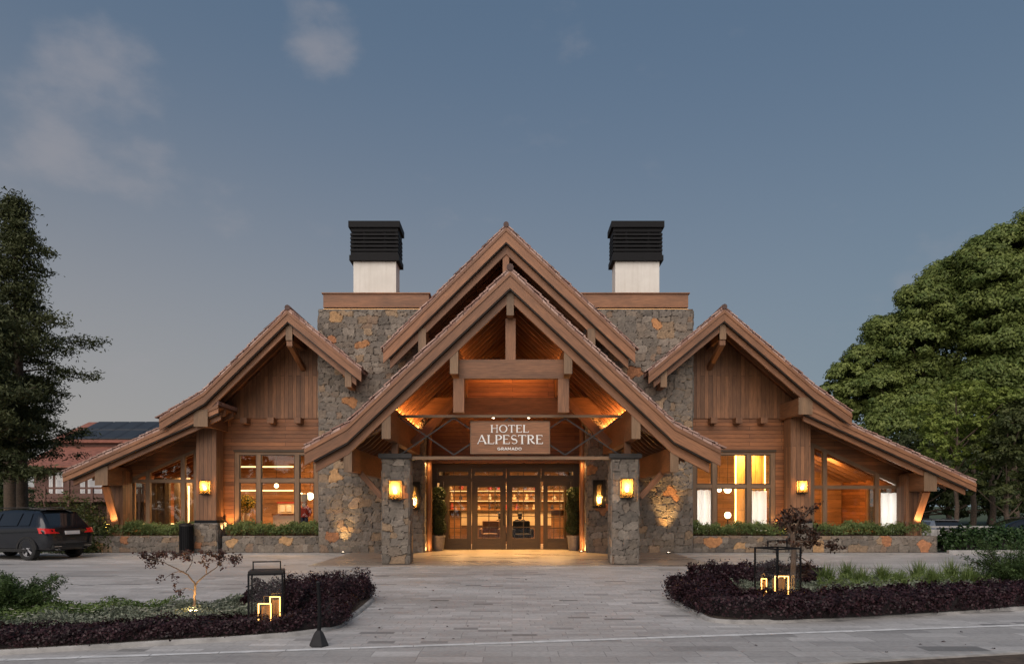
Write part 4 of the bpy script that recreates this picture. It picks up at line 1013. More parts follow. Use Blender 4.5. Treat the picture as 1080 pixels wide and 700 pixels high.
M['purple'] = foliage('purple leaves', (.008, .004, .006), (.085, .036, .042), .42, .15)
M['twig_dark'] = plain('dark twigs', (.012, .008, .008), .95, 0, .3, 20)
def hedge_run(name, path, width, height, label, dens, size, mat, cat, group=None, core=True):
    """hedge following the path: leaves scattered through a rounded, uneven volume"""
    P = smooth_path(path, 12); cum = [0]
    for a, b_ in zip(P, P[1:]): cum.append(cum[-1] + (b_ - a).length)
    L = cum[-1]; n = int(dens * L * (width + 2 * height))
    s = RNG.random(n) * L; px = np.interp(s, cum, [p.x for p in P]); py = np.interp(s, cum, [p.y for p in P])
    ang = np.interp(s, cum, [math.atan2((P[min(i + 1, len(P) - 1)] - P[max(i - 1, 0)]).y, (P[min(i + 1, len(P) - 1)] - P[max(i - 1, 0)]).x) for i in range(len(P))])
    nx, ny = -np.sin(ang), np.cos(ang)
    th = RNG.uniform(0, math.pi, n); r = RNG.beta(7, 1.1, n)
    lump = 1 + .10 * np.sin(s * 4.3 + 2 * np.cos(th * 2)) + .09 * np.sin(s * 9.7 + th * 3 + 1) + .08 * np.sin(s * 19 + th * 6) + .05 * np.sin(s * 37 - th * 9) + RNG.normal(0, .045, n) + .22 * (RNG.random(n) < .02)
    cs, sn = np.cos(th), np.sin(th)
    a = np.sign(cs) * np.abs(cs) ** .55 * width / 2 * r * lump; z = .05 + np.abs(sn) ** .55 * height * r * lump
    endf = np.clip(np.minimum(s, L - s) / (width * .45), .0, 1) ** .5; z = .05 + (z - .05) * (.45 + .55 * endf); a = a * (.3 + .7 * endf)
    PP = np.stack([px + nx * a, py + ny * a, z], 1)
    N = np.stack([nx * cs, ny * cs, sn + .2], 1) + RNG.normal(0, .55, (n, 3))
    mid = P[len(P) // 2]; t = thing(name, (mid.x, mid.y, 0), label, cat, group)
    leaf_mesh('foliage', mat, t, PP, N, RNG.uniform(size * .6, size * 1.5, n), np.clip(.65 * RNG.beta(1.4, 2.2, n) + .35 * (.5 + .5 * np.sin(s * 7.3 + th * 4) * np.sin(s * 3.1)) * RNG.random(n) * 1.6, 0, 1), .62)
    if core:  # solid dark shell added inside the leaves to block light
        mb = MB(); nn = 9
        rings = []
        for i, p in enumerate(P):
            an = math.atan2((P[min(i + 1, len(P) - 1)] - P[max(i - 1, 0)]).y, (P[min(i + 1, len(P) - 1)] - P[max(i - 1, 0)]).x); e = min(1, min(cum[i], L - cum[i]) / (width * .6)) ** .5 * .78
            ring = []
            for k in range(nn):
                q_ = math.pi * k / (nn - 1); c_, s_ = math.cos(q_), math.sin(q_)
                aa = math.copysign(abs(c_) ** .55, c_) * width / 2 * e; ring.append(Vector((p.x - math.sin(an) * aa, p.y + math.cos(an) * aa, .04 + abs(s_) ** .55 * height * e)))
            rings.append(ring)
        for i in range(len(rings) - 1):
            for k in range(nn - 1): mb.face([rings[i][k], rings[i + 1][k], rings[i + 1][k + 1], rings[i][k + 1]], [(0, 0)] * 4)
        mb.build('twigs', 'twig_dark', t, smooth=True)
    return t
def off(pts, d):
    P = [Vector(p) for p in pts]; o = []
    for i, p in enumerate(P):
        t = (P[min(i + 1, len(P) - 1)] - P[max(i - 1, 0)]).normalized(); o.append(p + Vector((-t.y, t.x, 0)) * d)
    return o
hedge_run('purple_hedge', [G(*p) + Vector((0, .31, 0)) for p in ((-240, 703), (-60, 693), (150, 680.5), (322, 668))] + [G(350, 652) + Vector((-.1, .2, 0)), G(362, 640) + Vector((-.1, 0, 0)), G(352, 630)], .62, .22,
          'dark purple clipped hedge edging the left island', 3400, .034, 'purple', 'hedge', 'purple hedges round the islands')
hedge_run('purple_hedge', [G(262, 650), G(305, 644), G(350, 637), G(379, 630)], 1.05, .44, 'taller purple bush behind the bollard at the tip of the left island', 3200, .036, 'purple', 'hedge', 'purple hedges round the islands')
hedge_run('purple_hedge', [G(*p) for p in ((727, 626), (740, 638), (778, 651.5), (850, 650.5), (960, 644.8), (1090, 637.2), (1300, 625))], .95, .34,
          'dark purple clipped hedge along the front of the right island', 2700, .042, 'purple', 'hedge', 'purple hedges round the islands')
hedge_run('purple_hedge', [G(736, 622), G(770, 617), (G(830, 617)), G(872, 619)], .9, .40, 'purple hedge at the back of the right island behind the tall lantern', 2600, .045, 'purple', 'hedge', 'purple hedges round the islands')

M['cover'] = foliage('silver green cover', (.075, .095, .06), (.30, .33, .25), .6, .2)
M['cover_green'] = foliage('green cover', (.045, .085, .02), (.17, .24, .07), .55, .25)
M['blade'] = foliage('grass blades', (.07, .12, .025), (.24, .31, .10), .5, .3)
M['petal'] = plain('white petals', (.65, .62, .5), .6, 0, .1)
def cover(poly_px, n, hgt, mat, size, asp=.35):
    P = [G(*p) for p in poly_px]; xs = [p.x for p in P]; ys = [p.y for p in P]
    pts = []
    while len(pts) < n:
        x = RNG.uniform(min(xs), max(xs), n); y = RNG.uniform(min(ys), max(ys), n); inside = np.zeros(n, bool)
        for i in range(len(P)):
            a, b_ = P[i], P[(i + 1) % len(P)]
            inside ^= ((a.y > y) != (b_.y > y)) & (x < (b_.x - a.x) * (y - a.y) / (b_.y - a.y + 1e-12) + a.x)
        pts += list(zip(x[inside], y[inside]))
    p = np.array(pts[:n]); h = hgt * (.65 + .25 * np.sin(p[:, 0] * 6 + p[:, 1] * 4) + .2 * np.sin(p[:, 0] * 13 - p[:, 1] * 9)) * RNG.beta(2, 1, n)
    N = np.stack([RNG.normal(0, .7, n), RNG.normal(-.3, .7, n), np.abs(RNG.normal(.6, .4, n))], 1)
    o = leaf_mesh('ground_cover', mat, None, np.stack([p[:, 0], p[:, 1], .06 + np.clip(h, .01, None)], 1), N, RNG.uniform(size * .6, size * 1.4, n), RNG.random(n) * .6 + .4 * (.5 + .5 * np.sin(p[:, 0] * 3 + p[:, 1] * 7)), asp)
    return tag(o, kind='stuff')
cover(((-60, 662), (60, 656), (150, 650), (265, 640), (290, 650), (250, 664), (150, 670), (60, 676), (-60, 686)), 17000, .17, 'cover', .055)
cover(((-160, 652), (40, 646), (140, 644), (200, 643), (150, 651), (60, 660), (-160, 676)), 11000, .19, 'cover_green', .055)
cover(((215, 645), (262, 638), (300, 634), (310, 640), (262, 648)), 2600, .16, 'cover', .06)
cover(((770, 622), (860, 622), (1000, 619), (1250, 613), (1250, 621), (1000, 632), (870, 637), (800, 632)), 14000, .2, 'cover', .07)
cover(((862, 619), (1045, 614), (1045, 623), (862, 629)), 5200, .30, 'blade', .11, .10)
def flowers(px_list):
    mb = MB()
    for px, py in px_list:
        c = G(px, py) + Vector((0, 0, random.uniform(.16, .2))); r = random.uniform(.012, .02)
        for k in range(5):
            a = 2 * math.pi * k / 5; mb.face([c, c + Vector((r * math.cos(a - .5), r * math.sin(a - .5), .004)), c + Vector((r * 1.5 * math.cos(a), r * 1.5 * math.sin(a), .0)), c + Vector((r * math.cos(a + .5), r * math.sin(a + .5), .004))], [(0, 0)] * 4)
    tag(mb.build('small_flowers', 'petal'), kind='stuff')
flowers([(random.uniform(0, 290), 0) for _ in range(0)] + [(x, 654 - (x - 60) * .04 + random.uniform(-4, 14)) for x in [random.uniform(10, 285) for _ in range(170)]])

# ------------------------------------------------------------------ candle lanterns on the islands
def candle_lantern(px, py, w, h, rot, label, top, zc0, cands):
    c = G(px, py); t = thing('floor_lantern', (c.x, c.y, .06), label, 'lantern', 'large black floor lanterns on the islands'); t.rotation_euler[2] = rot
    f = MB(); e = .022; a = w / 2
    for x in (-a, a - e):
        for y in (-a, a - e): f.box(x, x + e, y, y + e, 0, h)
    for z in (0, h - e):
        for y in (-a, a - e): f.box(-a + e, a - e, y, y + e, z, z + e)
        for x in (-a, a - e): f.box(x, x + e, -a + e, a - e, z, z + e)
    f.build('frame', 'black', t, local=True)
    if top: f = MB(); f.box(-a + .004, a - .004, -a + .004, a - .004, h + .001, h + .03); f.build('top_plate', 'steel', t, local=True)
    hb = MB(); zz_ = h + (.03 if top else .0); hw = a * .82
    for x in (-hw, hw - .015): hb.box(x, x + .015, -.008, .008, zz_, zz_ + .1)
    hb.box(-hw, hw, -.008, .008, zz_ + .1, zz_ + .115); hb.build('handle', 'black', t, local=True)
    g = MB(); gh = h * .62
    for y in (-a + .006, a - .01): g.box(-a + e, a - e, y, y + .004, .02, h - e)
    for x in (-a + .006, a - .01): g.box(x, x + .004, -a + e, a - e, .02, h - e)
    g.build('pane', 'lantern_glass', t, local=True)
    b = MB(); b.box(-a + e, a - e, -a + e, a - e, .002, .02); b.build('base', 'black', t, local=True)
    for (cx_, cy_, ww, hh) in cands:
        cd = MB(); r = ww / 2
        cd.lathe((cx_, cy_, zc0), [(0, hh * .86), (r * .86, hh * .86), (r * .86, -zc0 + .021)], 18); k = cd.build('candle', 'wax', t, smooth=True, local=True)
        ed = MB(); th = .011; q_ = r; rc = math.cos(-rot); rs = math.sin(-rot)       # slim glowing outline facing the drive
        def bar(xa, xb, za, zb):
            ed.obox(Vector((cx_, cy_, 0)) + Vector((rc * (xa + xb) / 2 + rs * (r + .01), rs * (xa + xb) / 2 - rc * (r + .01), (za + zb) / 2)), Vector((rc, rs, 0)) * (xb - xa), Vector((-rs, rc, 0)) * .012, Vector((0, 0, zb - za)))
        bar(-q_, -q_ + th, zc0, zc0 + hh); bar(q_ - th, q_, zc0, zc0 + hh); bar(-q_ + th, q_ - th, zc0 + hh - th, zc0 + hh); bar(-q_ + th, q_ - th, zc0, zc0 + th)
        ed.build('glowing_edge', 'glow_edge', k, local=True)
M['wax'] = plain('cream wax', (.30, .17, .07), .5, 0, .1)
candle_lantern(281.5, 668, .44, .76, R(14), 'black candle lantern with flat top plate in the purple hedge of the left island', True, .09, ((.01, -.09, .17, .28), (.12, .09, .14, .34)))
candle_lantern(820, 646, .50, .98, R(24), 'tall open topped black candle lantern beside the small tree on the right island', False, .19, ((-.07, -.1, .22, .36), (-.19, .12, .09, .30), (.15, .1, .11, .33)))  # the two narrow candles are added in place of reflections in the panes

# ------------------------------------------------------------------ small trees
M['maple'] = foliage('dark red leaves', (.030, .012, .012), (.11, .05, .04), .5, .3)
M['plum'] = foliage('bronze leaves', (.022, .014, .010), (.11, .05, .032), .5, .3)
M['bark'] = plain('grey brown bark', (.10, .07, .05), .9, 0, .4, 14)
def small_tree(name, base, limbs, leafspots, nleaf, size, mat, label, spread):
    t = thing(name, base, label, 'small tree')
    mb = MB()
    for pts, r in limbs:
        Q = smooth_path(pts, 6); n = len(Q); mb.tube([q + Vector((random.uniform(-1, 1), random.uniform(-1, 1), random.uniform(-1, 1))) * .006 for q in Q], [r[0] + (r[1] - r[0]) * i / (n - 1) for i in range(n)], 7)
    mb.build('trunk', 'bark', t, smooth=True, local=True)
    P = []; N = []
    tw = MB()
    for (c, k) in leafspots:
        c = Vector(c); n = int(nleaf * k)
        for _ in range(max(2, n // 9)):
            e = c + Vector((random.gauss(0, spread), random.gauss(0, spread), random.gauss(0, spread * .45)))
            tw.tube([c + Vector((random.gauss(0, .03), random.gauss(0, .03), 0)), (c + e) / 2 + Vector((0, 0, .02)), e], [.005, .004, .002], 4)
            for _ in range(9):
                u = random.uniform(.35, 1.1); P.append(c + (e - c) * u + Vector((random.gauss(0, .02), random.gauss(0, .02), random.gauss(-.008, .02)))); N.append((random.gauss(0, .7), random.gauss(-.3, .7), random.gauss(.4, .6)))
    tw.build('twig', 'bark', t, local=True)
    leaf_mesh('foliage', mat, t, P, N, RNG.uniform(size * .6, size * 1.3, len(P)), RNG.random(len(P)), .55, local=True)
    return t
b0 = G(204.5, 655); k = b0.y / FPX                          # metres per pixel at the tree
def q(px, py, dy=0): return Vector(((px - 204.5) * k, dy, (655 - py) * k))
small_tree('dwarf_maple', (b0.x, b0.y, .0),
           [([q(204.5, 655), q(205, 632), q(206, 616)], (.022, .016)), ([q(206, 616), q(198, 606), q(190, 600, -.05), (q(176, 592, -.1)), q(160, 587, -.1)], (.013, .004)),
            ([q(206, 616), q(213, 608, .05), q(222, 601, .1), q(236, 588, .15)], (.012, .004)), ([q(196, 603), q(199, 594, .1), q(198, 586, .15)], (.007, .003)), ([q(218, 604), q(219, 594, -.1), q(216, 586, -.15)], (.007, .003)),
            ([q(194, 602), q(184, 604, -.1), q(174, 612, -.1)], (.006, .002)), ([q(205, 622), q(196, 620), q(188, 623, -.05)], (.005, .002))],
           [(q(x, y, random.uniform(-.3, .3)), w) for x, y, w in ((148, 586, .9), (156, 590, 1), (164, 585, 1), (175, 583, .9), (186, 584, .9), (195, 583, .9), (204, 587, .8), (213, 584, .9), (222, 588, 1), (230, 584, 1), (240, 589, .8), (250, 591, .5), (174, 609, .35), (178, 606, .2), (188, 623, .3), (191, 616, .2), (215, 594, .5), (160, 594, .4), (228, 595, .4))],
           95, .042, 'maple', 'dwarf red leaved maple with bare forked stem lit from below on the left island', .07)
uplight(b0.x + .06, b0.y - .16, 'small spotlight at the foot of the dwarf maple', (b0.x, b0.y + .02, .8), 30, 80, .15)
lamp('POINT', (b0.x + .07, b0.y - .22, .26), 1.6, (1, .62, .22), bpy.data.objects['dwarf_maple'], .012)
b1 = G(836, 628); k = b1.y / FPX
def q(px, py, dy=0): return Vector(((px - 836) * k, dy, (628 - py) * k))
small_tree('bronze_leaf_tree', (b1.x, b1.y, .0),
           [([q(836, 628), q(836.5, 600), q(837, 580), q(836, 562)], (.058, .045)), ([q(836, 564), q(829, 550), q(824, 541)], (.028, .008)), ([q(837, 566), q(846, 552, .1), q(856, 538, .1)], (.03, .008)), ([q(837, 572), q(850, 570, -.1), (q(864, 572, -.1)), q(874, 577)], (.02, .005)),
            ([q(837, 586), q(846, 590, -.2), q(852, 600, -.2)], (.014, .004)), ([q(836, 574), q(822, 570), q(810, 572)], (.016, .004)), ([q(837, 560), q(840, 546, -.15), q(838, 536)], (.02, .006))],
           [(q(x, y, random.uniform(-.35, .35)), w) for x, y, w in ((832, 545, 1), (842, 548, 1.2), (852, 542, .9), (860, 537, .6), (826, 552, .6), (836, 556, 1.2), (848, 558, 1.2), (860, 562, .9), (868, 572, .6), (876, 578, .35), (854, 570, 1), (842, 568, .8), (846, 585, .7), (850, 596, .7), (853, 604, .6), (846, 606, .5), (818, 571, .3), (808, 573, .3), (829, 538, .3), (833, 600, .2), (846, 575, .6))],
           150, .06, 'plum', 'bronze leaved young tree with straight trunk behind the lantern on the right island', .13)
lamp('SPOT', (b1.x - .25, b1.y - .45, .15), 9, WARM, bpy.data.objects['bronze_leaf_tree'], .03, (b1.x, b1.y, 1.0), spot=60)

# ------------------------------------------------------------------ junipers and ornamental grasses
M['juniper'] = foliage('juniper green', (.02, .045, .012), (.09, .14, .04), .6, .2)
def juniper(px, py, branches, label, ln, group):
    c = G(px, py); t = thing('spreading_juniper', (c.x, c.y, .05), label, 'shrub', group); P = []; N = []; tt = []; tw = MB()
    for _ in range(branches):
        a = random.uniform(0, 2 * math.pi); el = random.uniform(.45, 1.3); l = ln * random.uniform(.6, 1.1)
        d = Vector((math.cos(a) * math.cos(el), math.sin(a) * math.cos(el), math.sin(el))); pts = [Vector((0, 0, 0))]
        for i in range(6): d = (d + Vector((0, 0, -.07))).normalized(); pts.append(pts[-1] + d * l / 6)
        tw.tube(pts, [.012 - .0017 * i for i in range(7)], 5); tn = random.random()
        for i in range(260):
            u = random.uniform(.2, 1) ** .8 * 6; j = min(5, int(u)); p_ = pts[j].lerp(pts[j + 1], u - j); w = .10 * (1.15 - u / 6) + .025
            P.append(p_ + Vector((random.gauss(0, w), random.gauss(0, w), random.gauss(.01, w * .45)))); N.append((random.gauss(0, .5), random.gauss(0, .5), random.gauss(.6, .5))); tt.append(.55 * tn + .45 * random.random())
    tw.build('branch', 'stem', t, local=True); leaf_mesh('foliage', 'juniper', t, P, N, RNG.uniform(.035, .075, len(P)), np.array(tt), .28, local=True)
juniper(22, 650, 42, 'spreading green juniper at the left end of the left island', .70, 'spreading junipers')
juniper(1062, 620, 60, 'spreading green juniper at the far end of the right island', 1.0, 'spreading junipers')
juniper(1120, 621, 40, 'spreading green juniper beyond the picture edge on the right island', .7, 'spreading junipers')
def tuft(px, py, nb, h, label=None):
    c = G(px, py); mb = MB(); P = []
    t = thing('ornamental_grass', (c.x, c.y, .05), label, 'ornamental grass', 'ornamental grasses on the right island')
    V, F, tt = [], [], []
    for _ in range(nb):
        a = random.uniform(0, 2 * math.pi); l = h * random.uniform(.6, 1.15); lean = random.uniform(.1, .75); w = .008; bx, by = random.gauss(0, .05), random.gauss(0, .05)
        pr = []
        for i in range(5):
            u = i / 4; r = lean * l * u ** 1.7; pr.append(Vector((bx + math.cos(a) * r, by + math.sin(a) * r, l * u * (1 - .35 * lean * u))))
        s_ = Vector((-math.sin(a), math.cos(a), 0)); tn = random.random()
        for i in range(4):
            w0, w1 = w * (1 - (i / 4) ** 2), w * (1 - ((i + 1) / 4) ** 2); k0 = len(V)
            V += [pr[i] - s_ * w0, pr[i] + s_ * w0, pr[i + 1] + s_ * w1, pr[i + 1] - s_ * w1]; F.append((k0, k0 + 1, k0 + 2, k0 + 3)); tt += [tn] * 4
    me = bpy.data.meshes.new('blades'); me.from_pydata([tuple(v) for v in V], [], F); at_ = me.attributes.new('tint', 'FLOAT', 'POINT'); at_.data.foreach_set('value', tt); me.materials.append(M['blade'])
    link('blades', me, t, local=True); return t
GR = [(872, 622, 'first ornamental grass tuft right of the bronze leaved tree'), (893, 618, 'spiky ornamental grass tuft at the back edge of the right island beside the first'), (908, 623, 'low ornamental grass tuft before the spiky one on the right island'),
      (930, 619, 'ornamental grass tuft at the back of the right island, fourth from the tree'), (948, 624, 'ornamental grass tuft near the purple hedge, fifth from the tree'), (968, 619, 'upright ornamental grass tuft at the back edge, sixth from the tree'),
      (985, 623, 'ornamental grass tuft left of the juniper, third tuft before it'), (1003, 618, 'tall ornamental grass tuft behind, second before the juniper'), (1022, 624, 'ornamental grass tuft touching the left side of the juniper')]
for px, py, lb in GR: tuft(px, py, 190, random.uniform(.42, .58), lb)

# a few fallen leaves on the paving
n = 90; x = RNG.uniform(-6, 7, n); y = RNG.uniform(8.2, 17, n)
tag(leaf_mesh('fallen_leaves', 'maple', None, np.stack([x, y, np.full(n, .016)], 1), np.stack([RNG.normal(0, .15, n), RNG.normal(0, .15, n), np.ones(n)], 1), RNG.uniform(.03, .07, n), RNG.random(n), .6), kind='stuff')

# ------------------------------------------------------------------ cars
def paint(name, c):
    m, nt, b = new_mat(name); b.inputs['Base Color'].default_value = (*c, 1); b.inputs['Roughness'].default_value = .22; b.inputs['Metallic'].default_value = .5
    b.inputs['Coat Weight'].default_value = .8; b.inputs['Coat Roughness'].default_value = .06; return m
M['car_grey'] = paint('dark grey car paint', (.014, .016, .021)); M['car_silver'] = paint('silver car paint', (.30, .31, .33)); M['car_black'] = paint('black car paint', (.012, .013, .015))
m, nt, b = new_mat('car glass'); b.inputs['Base Color'].default_value = (.012, .014, .017, 1); b.inputs['Roughness'].default_value = .04; b.inputs['Coat Weight'].default_value = .6; M['car_glass'] = m
M['rubber'] = plain('tyre rubber', (.015, .015, .015), .85); M['alloy'] = plain('alloy', (.5, .5, .52), .35, .2, .05); M['red_glass'] = plain('red lamp glass', (.6, .015, .015), .15, 0, .1)
M['plate'] = plain('number plate', (.6, .6, .6), .5, 0, .05); M['chrome'] = plain('chrome', (.6, .6, .62), .15, 1, .02); M['clear_lamp'] = plain('clear lamp', (.5, .5, .5), .1, .4, .05)
def car(loc, yaw, pmat, label, L=4.45, H=1.6, parts=True):
    t = thing('parked_car', loc, label, 'car', 'cars parked beside the hotel'); t.rotation_euler[2] = yaw
    # stations from the rear (x = 0) forward: x, bottom, sill half width, waist z, waist half width, roof z, roof half width
    S = [(.0, .46, .62, .74, .66, .80, .60), (.06, .36, .80, .84, .84, .98, .74), (.16, .30, .86, .96, .895, 1.08, .72), (.34, .27, .88, 1.02, .91, 1.30, .68), (.58, .25, .89, 1.03, .92, 1.53, .62), (.80, .24, .895, 1.03, .92, 1.575, .60),
         (1.5, .22, .90, 1.01, .92, 1.60, .62), (2.2, .22, .90, .99, .92, 1.58, .62), (2.75, .22, .90, .97, .92, 1.46, .62), (3.3, .23, .89, .95, .91, 1.10, .70), (3.5, .24, .89, .94, .90, 1.03, .76), (4.0, .26, .87, .88, .88, .96, .74), (4.3, .3, .78, .78, .82, .84, .70), (4.42, .4, .62, .68, .66, .72, .58)]
    kz = H / 1.6; S = [(a * L / 4.45, b_ * kz, c, d * kz, e, f * kz, g) for a, b_, c, d, e, f, g in S]
    def ring(s):
        x, zb, w0, zw, ww, zr, wr = s
        h = [(0, zb), (w0 * .7, zb), (w0 * .97, zb + .05), (w0, zb + .16), ((w0 + ww) / 2 + .012, (zb + zw) / 2 + .05), (ww, zw - .06), (ww - .012, zw), (wr + (ww - wr) * .45, zw + (zr - zw) * .5), (wr + .02, zr - (zr - zw) * .10), (wr * .82, zr - .002), (wr * .4, zr + .02), (0, zr + .025)]
        return [Vector((x, y, z)) for y, z in h] + [Vector((x, -y, z)) for y, z in h[-2:0:-1]]
    RG = [ring(s) for s in S]; mb = MB(); n = len(RG[0])
    for i in range(len(RG) - 1):
        for k in range(n): k2 = (k + 1) % n; mb.face([RG[i][k], RG[i][k2], RG[i + 1][k2], RG[i + 1][k]], [(0, 0)] * 4)
    mb.face(RG[0][::-1], [(0, 0)] * n); mb.face(RG[-1], [(0, 0)] * n)
    body = mb.build('body', pmat, t, smooth=True, local=True)
    for p_ in body.data.polygons: p_.use_smooth = True
    md = body.modifiers.new('round', 'SUBSURF'); md.levels = 2; md.render_levels = 2
    def P(x, y_side, f):                                      # point on the glasshouse side, f 0 waist .. 1 roof
        for a, b_ in zip(S, S[1:]):
            if a[0] <= x <= b_[0]: u = (x - a[0]) / (b_[0] - a[0]); s = [p + (q_ - p) * u for p, q_ in zip(a, b_)]; break
        y = s[4] - .012 + (s[6] + .02 - s[4] + .012) * f; return Vector((x, y_side * (y + .006), s[3] + (s[5] - (s[5] - s[3]) * .10 - s[3]) * f))
    k = L / 4.45
    for sd in (1, -1):
        for xa, xb, xa1, xb1 in ((.72, 1.16, .84, 1.16), (1.22, 2.0, 1.22, 1.98), (2.06, 3.05, 2.04, 2.6)):
            g = MB(); nn = 6
            for i in range(nn):
                for j in range(3):
                    f0, f1 = .12 + .78 * j / 3, .12 + .78 * (j + 1) / 3
                    xx = lambda u, f: (xa + (xa1 - xa) * f + (xb + (xb1 - xb) * f - xa - (xa1 - xa) * f) * u) * k
                    q_ = [P(xx(i / nn, f0), sd, f0), P(xx((i + 1) / nn, f0), sd, f0), P(xx((i + 1) / nn, f1), sd, f1), P(xx(i / nn, f1), sd, f1)]
                    q_ = [p + Vector((0, sd * .012, 0)) for p in q_]
                    g.face(q_ if sd < 0 else q_[::-1], [(0, 0)] * 4)
            g.build('side_window', 'car_glass', t, smooth=True, local=True)
        w = MB(); w.box(.8 * k, 3.6 * k, sd * .905 - .015, sd * .905 + .015, .27, .36); w.build('sill', 'rubber', t, local=True)
        mi = MB(); mi.ball((2.95 * k, sd * 1.0, 1.02 * kz), .1, 10, (.7, 1, .75)); mi.build('mirror', pmat, t, smooth=True, local=True)
        rl = MB(); rl.tube([(.9 * k, sd * .57, 1.57 * kz), (1.0 * k, sd * .575, 1.635 * kz), (2.3 * k, sd * .58, 1.625 * kz), (2.4 * k, sd * .58, 1.57 * kz)], .016, 8); rl.build('roof_rail', 'steel', t, smooth=True, local=True)
    g = MB()                                                  # rear window, follows the tailgate
    for i in range(6):
        for j in range(4):
            def Q(u, v):
                x = .17 + .37 * v; z = 1.065 + (1.50 - 1.065) * v; y = (-.66 + 1.32 * u) * (1 - .1 * v); return Vector((x * k - .016 - .025 * (1 - (2 * u - 1) ** 2), y, (z + .01) * kz))
            g.face([Q(i / 6, j / 4), Q(i / 6, (j + 1) / 4), Q((i + 1) / 6, (j + 1) / 4), Q((i + 1) / 6, j / 4)], [(0, 0)] * 4)
    g.build('rear_window', 'car_glass', t, smooth=True, local=True)
    sp = MB(); sp.box(.44 * k, .70 * k, -.56, .56, 1.555 * kz, 1.59 * kz); sp.build('spoiler', pmat, t, local=True)
    for sd in (1, -1):
        tl = MB(); Y = [.46, .62, .76, .86, .905]; Xs = [.035, .03, .05, .10, .30]
        for i in range(4):
            a, b_ = (Xs[i] * k - .02, Y[i] * sd), (Xs[i + 1] * k - .02 if i < 3 else Xs[4] * k, (Y[i + 1] + .012) * sd); z0, z1 = .84 * kz, (.97 + .01 * i) * kz
            f_ = [Vector((a[0], a[1], z0)), Vector((a[0] + .06, a[1], z1)), Vector((b_[0] + .06, b_[1], z1 + .01)), Vector((b_[0], b_[1], z0))]
            tl.face(f_ if sd < 0 else f_[::-1], [(0, 0)] * 4)
            r = [p + Vector((.09, -sd * .03, 0)) for p in f_]
            for e in range(4): tl.face([f_[e], r[e], r[(e + 1) % 4], f_[(e + 1) % 4]], [(0, 0)] * 4)
        tl.build('tail_light', 'red_glass', t, local=True)
        hl = MB(); hl.ball((4.24 * k, sd * .66, .72 * kz), .12, 10, (.8, 1.3, .6)); hl.build('headlight', 'clear_lamp', t, smooth=True, local=True)
        ex = MB(); ex.lathe((0, 0, 0), [(.05, 0), (.05, .1)], 14)
        ex.v = [(z - .02, sd * .5 + x, .34 + y * .7) for x, y, z in ex.v]; ex.build('exhaust', 'chrome', t, local=True)
    pl = MB(); pl.box(-.012, .03, -.26, .26, .80 * kz, .91 * kz); pl.build('number_plate', 'plate', t, local=True)
    bm_ = MB(); bm_.box(-.018, .1, -.7, .7, .38, .50); bm_.box(-.03, .06, -.62, .62, .49, .505); bm_.build('rear_bumper', 'rubber', t, local=True)
    for ya in (-.68, .42): ch = MB(); ch.box(-.03, .02, ya, ya + .26, .42, .445); ch.build('bumper_trim', 'chrome', t, local=True)
    for x in (.82 * k, 3.55 * k):
        for sd in (1, -1):
            w = MB(); c = Vector((x, sd * .80, .34)); pr = [(.22, -.1), (.30, -.115), (.34, -.09), (.345, 0), (.34, .09), (.30, .115), (.22, .1)]
            w.lathe((0, 0, 0), pr, 28); w.v = [(c.x + a, c.y + z, c.z + b_) for a, b_, z in w.v]; wh = w.build('tyre', 'rubber', t, smooth=True, local=True)
            r = MB(); r.lathe((0, 0, 0), [(.235, .075 * sd), (.215, .085 * sd), (.205, .04 * sd)], 28); r.lathe((0, 0, 0), [(0, .09 * sd), (.05, .09 * sd), (.06, .06 * sd)], 14)
            r.v = [(c.x + a, c.y + z, c.z + b_) for a, b_, z in r.v]
            for i in range(5):
                for da in (-.13, .13):
                    a = 2 * math.pi * i / 5; r.beam(c + Vector((.05 * math.cos(a + da * .3), .075 * sd, .05 * math.sin(a + da * .3))), c + Vector((.215 * math.cos(a + da), .075 * sd, .215 * math.sin(a + da))), .026, .02, (0, 1, 0))
            r.build('rim', 'alloy', wh, local=True)
            d = MB(); d.lathe((0, 0, 0), [(0, .03 * sd), (.21, .03 * sd)], 24); d.v = [(c.x + a, c.y + z, c.z + b_) for a, b_, z in d.v]; d.build('brake_disc', 'black', wh, local=True)
            ar = MB(); aa = [math.pi * i / 14 for i in range(15)]
            for i in range(14):
                p0, p1 = [Vector((x + .41 * math.cos(a), sd * .925, .34 + .41 * math.sin(a))) for a in (aa[i], aa[i + 1])]; q0, q1 = [Vector((x + .35 * math.cos(a), sd * .925, .34 + .35 * math.sin(a))) for a in (aa[i], aa[i + 1])]
                ar.face([p0, p1, q1, q0] if sd > 0 else [q0, q1, p1, p0], [(0, 0)] * 4); ar.face([q0, q1, q1 - Vector((0, sd * .3, 0)), q0 - Vector((0, sd * .3, 0))], [(0, 0)] * 4)
                ar.face([p0, p1, p1 - Vector((0, sd * .06, 0)), p0 - Vector((0, sd * .06, 0))], [(0, 0)] * 4)
            ar.build('wheel_arch', 'rubber', t, local=True)
    return t
# rear left corner of the dark estate car on the left; it heads left and slightly away
th = R(16); fw = Vector((-math.cos(th), math.sin(th), 0)); lf = Vector((-math.sin(th), -math.cos(th), 0))
rl_ = Vector((-14.25, 22.1, 0)); o_ = rl_ - lf * .9
car(o_, math.atan2(fw.y, fw.x), 'car_grey', 'dark grey estate car parked beside the left planter, seen from behind')
car((22.0, 36.0, PD), R(84), 'car_silver', 'silver car seen from behind over the right hedge, nearest the hotel corner', H=1.55)
car((28.3, 37.2, PD), R(178), 'car_black', 'black car seen from the side over the right hedge', H=1.62)

